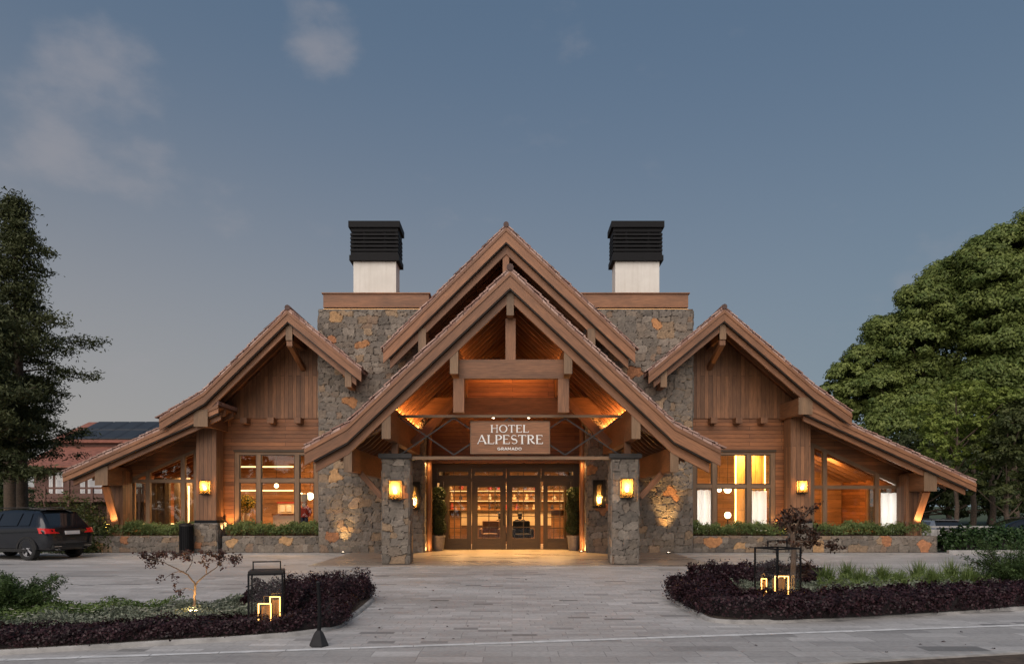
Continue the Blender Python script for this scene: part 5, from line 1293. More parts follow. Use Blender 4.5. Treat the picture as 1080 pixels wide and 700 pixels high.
# ------------------------------------------------------------------ rooms behind the glass
def furn(name, loc, label, cat, group=None): return thing(name, loc, label, cat, group)
M['cloth'] = plain('white cloth', (.7, .67, .6), .8, 0, .06); M['leather'] = plain('brown leather', (.16, .08, .04), .5, 0, .2); M['blackcloth'] = plain('black fabric', (.015, .014, .016), .9); M['cream'] = plain('cream paint', (.62, .5, .34), .6, 0, .1)
M['yellow'] = foliage('yellow flowers', (.35, .22, .02), (.6, .45, .05)); M['plantgreen'] = foliage('indoor leaves', (.02, .05, .012), (.07, .13, .03)); M['redpaint'] = plain('red paint', (.35, .04, .03), .5); M['bluepaint'] = plain('dark blue paint', (.02, .03, .08), .5); M['skin'] = plain('skin', (.45, .26, .18), .6, 0, .06); M['hair'] = plain('dark hair', (.012, .009, .008), .6)
def pendant(x, y, z, r, label, top):
    t = furn('pendant_lamp', (x, y, z), label, 'pendant lamp', 'round pendant lamps inside the rooms')
    b_ = MB(); b_.ball((0, 0, 0), r, 14); b_.build('globe', 'bulb', t, smooth=True, local=True)
    c = MB(); c.tube([(0, 0, r * .9), (0, 0, top - z)], .008, 6); c.build('cord', 'black', t, local=True)
    c = MB(); c.tube([(0, 0, r * .85), (0, 0, r * 1.15)], r * .3, 10); c.build('holder', 'black', t, local=True)
def wall_strip(x0, x1, y, z, label):
    t = furn('light_shelf', ((x0 + x1) / 2, y, z), label, 'wall shelf', 'lit shelves across the left room')
    b_ = MB(); b_.box(x0, x1, y - .3, y, z, z + .05, 0); b_.build('board', 'inner_wood', t)
    b_ = MB(); b_.box(x0 + .02, x1 - .02, y - .33, y - .302, z - .01, z + .045, 0); b_.build('light_strip', 'led_soft', t)
wall_strip(X(250, 31.5), X(312, 31.5), 31.5, Z(492.5, 31.2), 'upper lit shelf seen through the square window of the left wing')
wall_strip(X(250, 31.5), X(312, 31.5), 31.5, Z(517.5, 31.2), 'lower lit shelf seen through the square window of the left wing')
t = furn('serving_counter', (X(301, 29.5), 29.5, .1), 'white serving counter behind the square window of the left wing', 'counter')
b_ = MB(); b_.box(X(288, 29.2), X(312, 29.2), 29.2, 30.2, .1, 1.32); b_.build('front', 'cloth', t); b_ = MB(); b_.box(X(287, 29.2), X(313, 29.2), 29.15, 30.25, 1.321, 1.38); b_.build('top', 'inner_wood', t)
t = furn('oven_cabinet', (X(304, 30.8), 30.8, .1), 'pale boxy cabinet behind the white serving counter', 'cabinet')
b_ = MB(); b_.box(X(293, 30.5), X(313, 30.5), 30.5, 31.1, .1, 1.8); b_.build('body', 'cream', t); b_ = MB(); b_.box(X(293, 30.5) - .03, X(313, 30.5) + .03, 30.46, 31.14, 1.801, 1.86); b_.build('top', 'redpaint', t)
for i_, pxx in enumerate((298, 305)):
    b_ = MB(); b_.box(X(pxx - 2.6, 30.5), X(pxx + 2.6, 30.5), 30.47, 30.498, 1.45, 1.72); b_.build('door', 'cloth', t)
def bouquet(x, y, z, label, n=700, sc=.52):
    t = furn('flower_arrangement', (x, y, z), label, 'flowers'); v_ = MB(); v_.lathe((0, 0, 0), [(0, 0), (.1, 0), (.13, .2), (.09, .34), (0, .34)], 16); v_.build('vase', 'cream', t, smooth=True, local=True)
    d = rand_dirs(n); r = sc * RNG.beta(4, 1.5, n); P = d * r[:, None] * np.array([.9, .7, .8]) + np.array([0, 0, .7])
    leaf_mesh('leaves', 'plantgreen', t, P[: n // 2], d[: n // 2], .09, RNG.random(n // 2), .5, local=True); leaf_mesh('blossoms', 'yellow', t, P[n // 2:], d[n // 2:], .075, RNG.random(n - n // 2), .9, local=True)
    s_ = MB()
    for _ in range(14): e = Vector(P[random.randrange(n)]); s_.tube([(0, 0, .3), e * .6 + Vector((0, 0, .15)), e], [.00001, .006, .006], 4, False)
    s_.build('stem', 'stem', t, smooth=True, local=True)
t = furn('side_table', (X(259.5, 29), 29, .1), 'small wooden table under the yellow flowers behind the square window', 'table')
b_ = MB(); b_.lathe((0, 0, 0), [(0, .92), (.42, .92), (.42, .96), (0, .96)], 24); b_.build('top', 'inner_wood', t, local=True); b_ = MB(); b_.tube([(0, 0, 0), (0, 0, .86)], .05, 10); b_.lathe((0, 0, 0), [(0, .03), (.26, .03), (.26, 0)], 18); b_.build('leg', 'doorwood', t, local=True)
bouquet(X(259.5, 29), 29, 1.06, 'yellow flower arrangement on the small table in the left room')
t = furn('soldier_figurine', (X(321, 28.2), 28.2, .66), 'painted soldier figurine with tall white hat standing at the left room window', 'figurine')
b_ = MB(); b_.box(-.2, .2, -.16, .16, 0, .1); b_.build('plinth', 'doorwood', t, local=True)
b_ = MB(); b_.tube([(-.075, 0, .1), (-.075, 0, .62)], [.07, .08], 10); b_.tube([(.075, 0, .1), (.075, 0, .62)], [.07, .08], 10); b_.build('legs', 'bluepaint', t, smooth=True, local=True)
b_ = MB(); b_.lathe((0, 0, 0), [(0, .6), (.16, .6), (.19, .8), (.2, .95), (.12, 1.04), (0, 1.05)], 18); b_.tube([(-.19, 0, .95), (-.25, -.02, .75), (-.2, -.08, .62)], [.06, .055, .045], 8); b_.tube([(.19, 0, .95), (.25, -.02, .75), (.2, -.08, .62)], [.06, .055, .045], 8); b_.build('coat', 'redpaint', t, smooth=True, local=True)
b_ = MB(); b_.ball((0, -.01, 1.14), .12, 14, (1, 1, 1.05)); b_.ball((0, -.13, 1.13), .02, 8); b_.build('head', 'skin', t, smooth=True, local=True)
b_ = MB(); b_.lathe((0, 0, 0), [(.115, 1.2), (.14, 1.3), (.13, 1.5), (0, 1.53)], 18); b_.build('hat', 'cloth', t, smooth=True, local=True)
b_ = MB(); b_.lathe((0, -.1, 0), [(0, .96), (.07, 1.0), (.085, 1.08), (.04, 1.1)], 10); b_.build('beard', 'cloth', t, smooth=True, local=True)
pendant(X(316.5, 29.6), 29.6, Z(523, 29.6), .15, 'left one of the two round pendants above the soldier figurine', 4.0); pendant(X(327, 29.6), 29.6, Z(523, 29.6), .15, 'right one of the two round pendants above the soldier figurine', 4.0)
pendant(X(291.5, 30), 30, Z(512, 30), .09, 'small pendant over the white serving counter in the left room', 4.0)
# low cabinets and a dark frame in the side room, left wing
t = furn('room_divider', (X(180, 29.4), 29.4, .1), 'dark wooden divider behind the slanting window of the left wing', 'divider')
b_ = MB()
for pxx in (162, 176, 186, 199): b_.box(X(pxx, 29.4) - .09, X(pxx, 29.4) + .09, 29.4, 29.55, .1, 2.7, 2)
b_.build('posts', 'doorwood', t); b_ = MB(); b_.box(X(162, 29.4), X(199, 29.4), 29.41, 29.54, 2.7, 2.84, 0); b_.build('top_rail', 'doorwood', t)
b_ = MB(); b_.box(X(163, 29.4), X(176, 29.4), 29.45, 29.5, .1, 2.7, 2); b_.build('panel', 'doorwood', t)
b_ = MB(); b_.box(X(197, 29.2), X(198.4, 29.2), 29.3, 29.33, .3, 2.5, 2); b_.build('light_strip', 'led_soft', t)
t = furn('sideboard', (X(165, 30.5), 30.5, .1), 'low sideboard with glowing top edge behind the slanting window of the left wing', 'sideboard')
b_ = MB(); b_.box(X(140, 30.5), X(200, 30.5), 30.2, 30.7, .1, .95, 0); b_.build('body', 'inner_wood', t); b_ = MB(); b_.box(X(140, 30.5), X(200, 30.5), 30.17, 30.195, .93, .96, 0); b_.build('light_strip', 'led_soft', t)
# right wing
def glare_sheet(px0, px1, y, z0, z1, label):  # white sheet added behind a pane in place of a sky reflection
    t = furn('window_screen', (X((px0 + px1) / 2, y), y, z0), label, 'screen', 'white screens standing behind the right windows'); n = 14; mb = MB()
    x0, x1 = X(px0, y), X(px1, y)
    for i in range(n):
        a, b_ = i / n, (i + 1) / n; ya, yb = y + .025 * math.sin(a * 14), y + .025 * math.sin(b_ * 14)
        mb.face([(x0 + (x1 - x0) * a, ya, z0), (x0 + (x1 - x0) * b_, yb, z0), (x0 + (x1 - x0) * b_, yb, z1 - .03 * abs(math.sin(b_ * 9))), (x0 + (x1 - x0) * a, ya, z1 - .03 * abs(math.sin(a * 9)))], [(0, 0)] * 4)
    o = mb.build('fabric', 'screen_cloth', t); s_ = o.modifiers.new('thick', 'SOLIDIFY'); s_.thickness = .008
    mb = MB(); mb.box(x0, x1, y - .012, y + .03, z1, z1 + .03, 0); mb.build('rail', 'doorwood', t)
    lamp('AREA', ((x0 + x1) / 2, y + .5, (z0 + z1) / 2), 42, (1, .92, .86), t, x1 - x0, ((x0 + x1) / 2, y - 5, (z0 + z1) / 2), z1 - z0)  # added lamp that brightens the sheet from behind
m, nt, b = new_mat('screen cloth'); b.inputs['Base Color'].default_value = (.85, .85, .86, 1); b.inputs['Roughness'].default_value = .9
M['screen_cloth'] = m
_tr = node(nt, 'ShaderNodeBsdfTranslucent'); _tr.inputs[0].default_value = (.85, .85, .86, 1); _mx = node(nt, 'ShaderNodeMixShader'); _mx.inputs[0].default_value = .5
nt.links.new(b.outputs[0], _mx.inputs[1]); nt.links.new(_tr.outputs[0], _mx.inputs[2]); nt.links.new(_mx.outputs[0], nt.nodes['Material Output'].inputs[0])
glare_sheet(732, 752, 27.15, .7, Z(516, 27.15), 'white screen behind the left lower pane of the right square window')
glare_sheet(793, 809, 27.15, .7, Z(517, 27.15), 'white screen behind the right lower pane of the right square window')
glare_sheet(929, 949, 27.15, .7, Z(519, 27.15), 'white screen behind the outermost pane of the right slanting window')
def post_lit(px, y, w, label):
    t = furn('lit_column', (X(px, y), y, .1), label, 'column', 'golden wooden columns in the right room'); x = X(px, y)
    mb = MB(); mb.box(x - w / 2, x + w / 2, y, y + .3, .1, 4.0, 2); mb.build('boards', 'gold_wood', t)
    mb = MB(); sx_ = x - w / 2 - .03 if px < 790 else x + w / 2 + .03; mb.box(sx_ - .025, sx_ + .025, y - .05, y - .02, .12, 3.95, 2); mb.build('light_strip', 'led', t)
M['gold_wood'] = wood('golden boards', (.42, .22, .06), (.62, .36, .12), plank=.25)
post_lit(781, 28.6, .34, 'left golden column with light strip in the right room'); post_lit(799, 28.6, .5, 'right golden column with light strip in the right room')
lamp('AREA', (X(789, 28.2), 27.9, 3.8), 60, (1, .6, .18), hotel, .6, (X(789, 28.6), 28.7, 1.5))
pendant(X(758.5, 29.2), 29.2, Z(516, 29.2), .10, 'left one of the two round pendants in the right room', 4.0); pendant(X(767.5, 29.2), 29.2, Z(516, 29.2), .15, 'right one of the two round pendants in the right room', 4.0)
t = furn('round_table', (X(768, 28.9), 28.9, .1), 'round dining table with pale cloth behind the right square window', 'table')
b_ = MB(); b_.lathe((0, 0, 0), [(.55, .25), (.52, .72), (.5, .76), (0, .76)], 26); b_.build('tablecloth', 'cream', t, smooth=True, local=True); b_ = MB(); b_.tube([(0, 0, 0), (0, 0, .74)], .06, 10); b_.lathe((0, 0, 0), [(0, .04), (.3, .04), (.3, 0)], 18); b_.build('leg', 'doorwood', t, local=True)
t = furn('table_lamp', (X(767.5, 28.9), 28.9, .86), 'small glowing globe lamp on the round dining table', 'table lamp')
b_ = MB(); b_.ball((0, 0, .46), .13, 14); b_.build('globe', 'bulb', t, smooth=True, local=True); b_ = MB(); b_.lathe((0, 0, 0), [(0, 0), (.1, 0), (.1, .02), (.02, .04), (.02, .34), (0, .34)], 14); b_.build('foot', 'black', t, local=True)
def armchair(x, y, rz_, label, mat):
    t = furn('armchair', (x, y, .1), label, 'armchair', 'upholstered armchairs inside'); t.rotation_euler[2] = rz_
    def soft(name, *bx):
        mb = MB(); mb.box(*bx); o = mb.build(name, mat, t, local=True, smooth=True); bv = o.modifiers.new('soft', 'BEVEL'); bv.width = .05; bv.segments = 3
    soft('seat', -.32, .32, -.3, .3, .28, .46); soft('backrest', -.36, .36, .22, .36, .3, .98)
    for s_ in (-1, 1): soft('armrest', *sorted((s_ * .33, s_ * .44)), -.28, .3, .3, .66)
    for a in (-.3, .3):
        for b__ in (-.24, .28): mb = MB(); mb.tube([(a, b__, 0), (a * .95, b__ * .95, .3)], [.018, .025], 8); mb.build('leg', 'doorwood', t, local=True)
armchair(X(775, 29.6), 29.9, R(-30), 'brown armchair beside the round dining table in the right room', 'leather')
armchair(X(757, 29.4), 29.6, R(40), 'black armchair left of the round dining table in the right room', 'blackcloth')
t = furn('inner_door', (X(908, 31.5), 32.68, .1), 'plain brown door in the side room of the right wing', 'door')
b_ = MB(); b_.box(X(897, 32), X(917, 32), 32.6, 32.69, .1, 2.6, 2); b_.build('leaf', 'doorwood', t); b_ = MB(); b_.tube([(X(914.5, 32), 32.56, 1.1), (X(912, 32), 32.56, 1.1)], .02, 8); b_.tube([(X(914.5, 32), 32.56, 1.1), (X(914.5, 32), 32.6, 1.1)], .015, 8); b_.build('handle', 'chrome', t)
# lobby
t = furn('reception_desk', (-.3, 31.4, .04), 'cream fronted reception desk seen through the glazed entrance doors', 'desk')
b_ = MB(); b_.box(-2.2, 1.7, 31.3, 31.9, .85, 1.45, 0); b_.build('front', 'cream_lit', t) if False else b_.build('front', 'cream', t)
b_ = MB(); b_.box(-2.2, 1.7, 31.32, 31.88, .04, .848, 0); b_.build('base', 'leather', t); b_ = MB(); b_.box(-2.25, 1.75, 31.25, 31.95, 1.451, 1.5, 0); b_.build('top', 'doorwood', t)
t = furn('bookcase', (-.3, 32.9, .04), 'wooden shelf wall with bottles and ornaments behind the reception desk', 'shelf')
b_ = MB(); b_.box(-2.9, 2.4, 33.1, 33.18, .04, 3.2, 0); b_.build('back', 'inner_wood', t); b_ = MB()
for z in (1.5, 1.95, 2.4, 2.85): b_.box(-2.9, 2.4, 32.8, 33.1, z, z + .04, 0)
b_.build('shelf', 'inner_wood', t); b_ = MB()
for x in (-2.9, -1.85, -.8, .25, 1.3, 2.36): b_.box(x, x + .05, 32.78, 33.1, .04, 3.2, 2)
b_.build('upright', 'doorwood', t)
b_ = MB()
for z in (1.5, 1.95, 2.4): b_.box(-2.88, 2.38, 33.05, 33.09, z + .40, z + .43, 0)
b_.build('light_strip', 'led_shelf', t)
mats = ['cream', 'doorwood', 'redpaint', 'cloth', 'bluepaint', 'pot']
k_ = 0
for z in (1.54, 1.99, 2.44):
    for x in np.arange(-2.75, 2.3, .42):
        x = x + random.uniform(-.08, .08); k_ += 1
        t = MB(); hh = random.uniform(.16, .3); r = random.uniform(.05, .1); t.lathe((x, 32.94, z), [(0, 0), (r, 0), (r * 1.1, hh * .5), (r * .5, hh * .75), (r * .45, hh), (0, hh)], 12)
        o = t.build('shelf_ornament', random.choice(mats), None, smooth=True)
        tag(o, ('small ornament on the lowest shelf behind the reception desk', 'small ornament on the middle shelf behind the reception desk', 'small ornament on the highest shelf behind the reception desk')[(1.54, 1.99, 2.44).index(z)], 'ornament', ('ornaments on the lowest shelf', 'ornaments on the middle shelf', 'ornaments on the highest shelf')[(1.54, 1.99, 2.44).index(z)])
armchair(X(551, 29.6), 29.6, R(8), 'black armchair in the lobby behind the right entrance door', 'blackcloth')
armchair(X(517, 29.9), 29.9, R(-5), 'brown armchair in the lobby behind the left entrance door', 'leather')
def person(loc, rz_, label, lean, cloth_mat):
    """seated figure: one skinned body, with hair and clothing as children"""
    t = thing('person', loc, label, 'person', 'people seated in the lobby'); t.rotation_euler[2] = rz_
    def skin(name, V, E, rad, mat):
        me = bpy.data.meshes.new(name); me.from_pydata(V, E, []); o = link(name, me, t, local=True); me.materials.append(M[mat])
        sk = o.modifiers.new('skin', 'SKIN'); sv = me.skin_vertices[0].data
        for i, r in enumerate(rad): sv[i].radius = (r, r) if not isinstance(r, tuple) else r
        sv[0].use_root = True; sk.use_smooth_shade = True; o.modifiers.new('sub', 'SUBSURF').levels = 2; return o
    l = lean
    J = {'hip': (0, 0, .5), 'chest': (0, -.05 - l * .6, .85), 'neck': (0, -.06 - l, 1.05), 'head': (0, -.10 - l, 1.17), 'crown': (0, -.09 - l, 1.29), 'sl': (.18, -.06 - l, 1.0), 'el': (.24, -.16 - l, .74), 'hl': (.14, -.40 - l, .72), 'sr': (-.18, -.06 - l, 1.0), 'er': (-.24, -.16 - l, .74), 'hr': (-.14, -.40 - l, .72), 'hipl': (.1, -.02, .49), 'kl': (.12, -.45, .5), 'al': (.12, -.46, .08), 'fl': (.12, -.62, .04), 'hipr': (-.1, -.02, .49), 'kr': (-.12, -.45, .5), 'ar': (-.12, -.46, .08), 'fr': (-.12, -.62, .04)}
    nm = list(J); ix = {n: i for i, n in enumerate(nm)}
    E = [('hip', 'chest'), ('chest', 'neck'), ('neck', 'head'), ('head', 'crown'), ('chest', 'sl'), ('sl', 'el'), ('el', 'hl'), ('chest', 'sr'), ('sr', 'er'), ('er', 'hr'), ('hip', 'hipl'), ('hipl', 'kl'), ('kl', 'al'), ('al', 'fl'), ('hip', 'hipr'), ('hipr', 'kr'), ('kr', 'ar'), ('ar', 'fr')]
    rad = {'hip': .14, 'chest': .14, 'neck': .055, 'head': .085, 'crown': .075, 'sl': .06, 'el': .042, 'hl': .032, 'sr': .06, 'er': .042, 'hr': .032, 'hipl': .09, 'kl': .06, 'al': .04, 'fl': .035, 'hipr': .09, 'kr': .06, 'ar': .04, 'fr': .035}
    skin('body', [J[n] for n in nm], [(ix[a], ix[b_]) for a, b_ in E], [rad[n] for n in nm], 'skin')
    cn = ['hip', 'chest', 'sl', 'el', 'sr', 'er', 'hipl', 'kl', 'al', 'hipr', 'kr', 'ar']; ci = {n: i for i, n in enumerate(cn)}
    skin('clothes', [J[n] for n in cn], [(ci[a], ci[b_]) for a, b_ in E if a in ci and b_ in ci], [rad[n] + .018 for n in cn], cloth_mat)
    h = MB(); h.ball((0, -.075 - l, 1.245), .108, 14, (1, 1.08, 1.0)); h.ball((0, -.03 - l, 1.13), .085, 12, (1, .7, 1.2)); h.build('hair', 'hair', t, smooth=True, local=True)
person((X(548.5, 30.3), 30.4, .08), R(180), 'person with dark hair in black seated behind the right entrance door', .05, 'blackcloth')
person((X(521.5, 30.5), 30.5, .08), R(120), 'person in black leaning forward behind the left entrance door', .22, 'blackcloth')

# ------------------------------------------------------------------ neighbouring house on the left
M['rust'] = plain('red brown boards', (.13, .062, .046), .7, 0, .2); M['panel'] = plain('solar glass', (.02, .023, .028), .45, .0, .2, 1); M['whitepaint'] = plain('white paint', (.75, .74, .72), .6, 0, .05); M['redtile'] = plain('red roof', (.24, .09, .06), .8, 0, .3, 3)
D = 52.0; nb = thing('neighbour_house', (X(110, D), D, 0), 'two storey house with solar panels and white windows behind the left tree', 'house')
x0, x1 = X(36, D), X(230, D)
mb = MB(); mb.box(x0, x1, D, D + 9, 0, Z(492, D), 0); mb.build('wall', 'rust', nb)
mb = MB(); mb.poly([(x0 - .6, Z(494, D)), (x1, Z(494, D)), (x1, Z(491, D)), (x0 - .6, Z(491, D))], D - 1.0, D + .2); mb.build('eave_board', 'rust', nb)
def slope_panel(x0, x1, y0, z0, y1, z1, th): m_ = MB(); m_.face([(x0, y0, z0), (x1, y0, z0), (x1, y1, z1), (x0, y1, z1)], [(0, 0)] * 4); m_.face([(x0, y1, z1 - th), (x1, y1, z1 - th), (x1, y0, z0 - th), (x0, y0, z0 - th)], [(0, 0)] * 4); m_.face([(x0, y0, z0 - th), (x1, y0, z0 - th), (x1, y0, z0), (x0, y0, z0)], [(0, 0)] * 4); m_.face([(x0, y0, z0 - th), (x0, y0, z0), (x0, y1, z1), (x0, y1, z1 - th)], [(0, 0)] * 4); return m_
slope_panel(x0 - .6, x1, D - 1.1, Z(492, D), D + 4, Z(492, D) + 1.9, .12).build('roof', 'redtile', nb)
rx0, ry0 = X(78, D + 4), D + 4
mb = MB(); mb.box(X(60, D + 4), x1, D + 3.6, D + 9, 4, Z(465, D + 4), 0); mb.build('upper_wall', 'rust', nb)
up_ = slope_panel(X(58, D + 4), x1, D + 3.2, Z(465, D + 3.2), D + 8.5, Z(445, D + 8.5), .12).build('upper_roof', 'redtile', nb)
for r in range(2):
    for c in range(12):
        xa = X(80, D + 5) + c * 1.32; u0, u1 = .06 + r * .46, .06 + r * .46 + .43
        y_ = lambda u: D + 3.2 + 5.3 * u; z_ = lambda u: Z(465, D + 3.2) + (Z(445, D + 8.5) - Z(465, D + 3.2)) * u + .12
        slope_panel(xa, xa + 1.26, y_(u0), z_(u0), y_(u1), z_(u1), .05).build('solar_panel', 'panel', up_)
for pxa, pxb in ((52, 56), (59, 67), (71, 74), (85, 90), (93, 108), (112, 126), (130, 150)):
    mb = MB(); mb.box(X(pxa, D), X(pxb, D), D - .05, D - .001, Z(523, D), Z(498, D)); w_ = mb.build('window', 'whitepaint', nb)
    mb = MB(); mb.box(X(pxa, D) + .12, X(pxb, D) - .12, D - .065, D - .052, Z(522, D), Z(506, D)); mb.build('pane', 'screen_cloth', w_)
mb = MB(); mb.box(x0, x1, D - 1.5, D - .06, Z(529, D), Z(526, D), 0); bl = mb.build('balcony', 'rust', nb)
mb = MB(); mb.box(x0, x1, D - 1.5, D - 1.4, Z(516, D), Z(514, D), 0); mb.box(x0, x1, D - 1.5, D - 1.42, Z(525, D), Z(520.5, D), 0); mb.build('railing', 'rust', bl)
for i in range(9): mb = MB(); xx = x0 + (x1 - x0) * i / 8; mb.box(xx, xx + .16, D - 1.55, D - 1.39, 0, Z(493.5, D) if i % 2 == 0 else Z(514, D), 2); mb.build('post', 'rust', bl)

# ------------------------------------------------------------------ trees and shrubs
M['needle'] = foliage('dark conifer green', (.024, .034, .013), (.12, .135, .055), .6, .2)
M['bigleaf'] = foliage('mid green', (.066, .110, .026), (.25, .295, .08), .55, .25)
M['limeleaf'] = foliage('light yellow green', (.09, .14, .022), (.27, .32, .07), .55, .3)
M['dullleaf'] = foliage('dull green', (.03, .047, .014), (.115, .13, .042), .55, .25)
M['shrubleaf'] = foliage('shrub green', (.03, .045, .012), (.12, .13, .04), .5, .25)
def conifer(base, H, rad, label, ntier, lean=0, first=.22, dens=1.0, tr=.28):
    t = thing('conifer_tree', base, label, 'tree', 'trees round the hotel'); mb = MB()
    top = Vector((lean, 0, H)); mb.tube([(0, 0, 0), (lean * .3 + .06, 0, H * .35), (lean * .7 - .05, .05, H * .7), top], [tr, tr * .8, tr * .45, .03], 10); P = []; N = []; tt = []
    for k in range(int(ntier)):
        u = first + (1 - first) * (k + random.random()) / ntier; z = H * u; prof = min(1.0, (1 - u) * 1.9 + .10) * (.72 + .28 * math.sin(u * 21 + base[0]))
        a = k * 2.4 + random.uniform(-.5, .5); l = rad * prof * random.uniform(.55, 1.03); droop = random.uniform(-.02, .22)
        s_ = Vector((lean * u, 0, z)); d = Vector((math.cos(a), math.sin(a), .12)); pts = [s_ + d * l * f + Vector((0, 0, l * (.18 * f - droop * f * f * 1.6))) for f in (0, .25, .5, .75, 1)]
        mb.tube(pts, [.06 * (1.1 - u) + .015, .045 * (1.1 - u) + .012, .02, .013, .006], 5); tn = random.random()
        nsub = int(7 + l * 4.5)
        for j in range(nsub):
            f = random.uniform(.22, 1.02) ** .85; i0 = min(3, int(f * 4)); c = pts[i0].lerp(pts[i0 + 1], min(1, f * 4 - i0)); w = .34 * (1.2 - .5 * f) * min(1.2, .5 + l / 4)
            c = c + Vector((random.gauss(0, w), random.gauss(0, w), random.gauss(0, .09)))
            m_ = int(46 * dens); q_ = RNG.normal(0, 1, (m_, 3)) * np.array([.24, .24, .10]); P.append(np.array(c) + q_ - np.array([0, 0, .08]) * np.abs(q_[:, :1]) * 2); N.append(RNG.normal(0, .6, (m_, 3)) + np.array([0, 0, .5])); tt.append(np.clip(.45 * tn + .2 * random.random() + .4 * RNG.random(m_), 0, 1))
    mb.build('trunk', 'bark', t, smooth=True, local=True)
    P = np.concatenate(P); leaf_mesh('crown', 'needle', t, P, np.concatenate(N), RNG.uniform(.10, .24, len(P)), np.concatenate(tt), .34, local=True); return t
def Gd(px, d): return Vector((X(px, d), d, -.02))
conifer(Gd(24, 33), 15.8, 3.5, 'tall dark conifer with ragged tiers at the left edge, trunk behind the car', 92, -.4, .26, .8, .26)
conifer(Gd(13, 35), 11.2, 3.4, 'shorter dark conifer with thick trunk left of the tall one', 42, -.6, .34, .9, .34)
conifer(Gd(-22, 30), 10.5, 3.4, 'dense low conifer crossing the left picture edge', 55, 0, .25, 1.0, .3)

def lobed_tree(base, lobes, mat, label, leaf, per, trunk, limbs=True, name='broadleaf_tree', tints=(.0, 1.0)):
    """crown of leaf clumps round the lobes (dx, dy, z, r, squash); limbs run from the trunk to the lobes"""
    t = thing(name, base, label, 'tree', 'trees round the hotel'); mb = MB(); zt = max(l[2] for l in lobes); zl = min(l[2] - l[3] for l in lobes)
    h0 = max(1.2, zl * .9); mb.tube([(0, 0, 0), (.1, 0, h0 * .5), (0, .1, h0), (.1, 0, (h0 + zt) / 2), (0, 0, zt)], [trunk, trunk * .85, trunk * .75, trunk * .4, .03], 9)
    P = []; N = []; T = []
    for (dx_, dy_, z, r, sq) in lobes:
        c = Vector((dx_, dy_, z))
        if limbs: s_ = Vector((0, 0, max(h0 * .8, z - math.hypot(dx_, dy_) * .8 - r * .5))); mb.tube([s_, s_.lerp(c, .5) + Vector((0, 0, -.1 * r)), c], [trunk * .3, trunk * .2, .02], 5)
        nc = int(21 * r ** 1.4) + 8                       # clumps over the lobe
        d = rand_dirs(nc); d[:, 2] = np.where(RNG.random(nc) < .72, np.abs(d[:, 2]), d[:, 2])
        cc = np.array(c) + d * np.array([r, r, r * sq]) * RNG.uniform(.72, 1.04, (nc, 1))
        for k in range(nc):
            m_ = per; cr = r * random.uniform(.22, .38); q_ = RNG.normal(0, 1, (m_, 3)); q_ /= np.linalg.norm(q_, axis=1, keepdims=True); rr = cr * RNG.beta(3, 1.3, (m_, 1))
            P.append(cc[k] + q_ * rr * np.array([1, 1, .62])); N.append(q_ + d[k] * .7 + np.array([0, 0, .4]) + RNG.normal(0, .35, (m_, 3))); T.append(np.clip(tints[0] + (tints[1] - tints[0]) * (.5 * random.random() + .5 * RNG.random(m_)), 0, 1))
    mb.build('trunk', 'bark', t, smooth=True, local=True)
    P = np.concatenate(P); leaf_mesh('crown', mat, t, P, np.concatenate(N), RNG.uniform(leaf * .6, leaf * 1.4, len(P)), np.concatenate(T), .5, local=True); return t
def lobes_px(pxs, d, bx, jit=1.2):
    out = []
    for px, py, rp in pxs: r = rp * 1.2 * d / FPX; out.append((X(px, d) - bx, random.uniform(-jit, jit), Z(py, d), r, .8))
    return out
def big(px, d, pxs, mat, label, leaf=.26, per=75, trunk=.4, tints=(0, 1)):
    b_ = Gd(px, d); lobed_tree(b_, lobes_px(pxs, d, b_.x, d * .035), mat, label, leaf, per, trunk, tints=tints)
big(975, 62, [(945, 352, 25), (965, 328, 25), (990, 307, 25), (1012, 293, 23), (930, 375, 22), (960, 365, 30), (990, 340, 32), (1020, 318, 30), (945, 405, 28), (975, 400, 32), (1010, 372, 34), (1025, 345, 30), (950, 440, 30), (985, 440, 32), (925, 410, 18), (1000, 410, 30), (935, 455, 24)], 'bigleaf', 'huge rounded green tree filling the middle of the right hillside', .27, 110, .35)
big(1070, 58, [(1030, 280, 24), (1055, 266, 26), (1085, 256, 28), (1040, 303, 28), (1070, 296, 32), (1105, 286, 32), (1035, 330, 28), (1065, 330, 34), (1100, 320, 36), (1050, 370, 30), (1085, 375, 36), (1040, 405, 28), (1075, 425, 34), (1115, 400, 36)], 'bigleaf', 'tallest rounded green tree at the right picture edge', .26, 110, .35, (.0, .9))
big(893, 66, [(882, 402, 16), (900, 398, 16), (872, 416, 13), (893, 420, 18), (912, 415, 15), (880, 435, 14), (905, 438, 16)], 'bigleaf', 'lower round topped green tree beside the right roof slope', .32, 44, .3, (.15, 1))
big(1008, 48, [(990, 432, 14), (1005, 420, 15), (1025, 416, 15), (1042, 428, 15), (985, 452, 15), (1005, 455, 16), (1030, 450, 17), (1048, 455, 13), (975, 470, 13), (1000, 482, 15), (1025, 482, 14)], 'limeleaf', 'light yellow green airy tree in front of the dark right trees', .22, 30, .16)
big(1062, 46, [(1060, 455, 20), (1080, 440, 22), (1050, 475, 18), (1085, 468, 20), (1045, 490, 16), (1070, 490, 20), (1095, 490, 18), (1035, 510, 12), (1055, 520, 14), (1090, 520, 17)], 'dullleaf', 'dull green tree low at the right picture edge', .22, 40, .2)
big(955, 55, [(938, 475, 17), (960, 470, 18), (985, 480, 18), (945, 500, 17), (975, 505, 18), (1005, 505, 18), (960, 525, 15), (1000, 530, 16), (1035, 525, 16), (1060, 535, 14)], 'dullleaf', 'dark understorey tree behind the right roof end', .24, 42, .25, (0, .5))
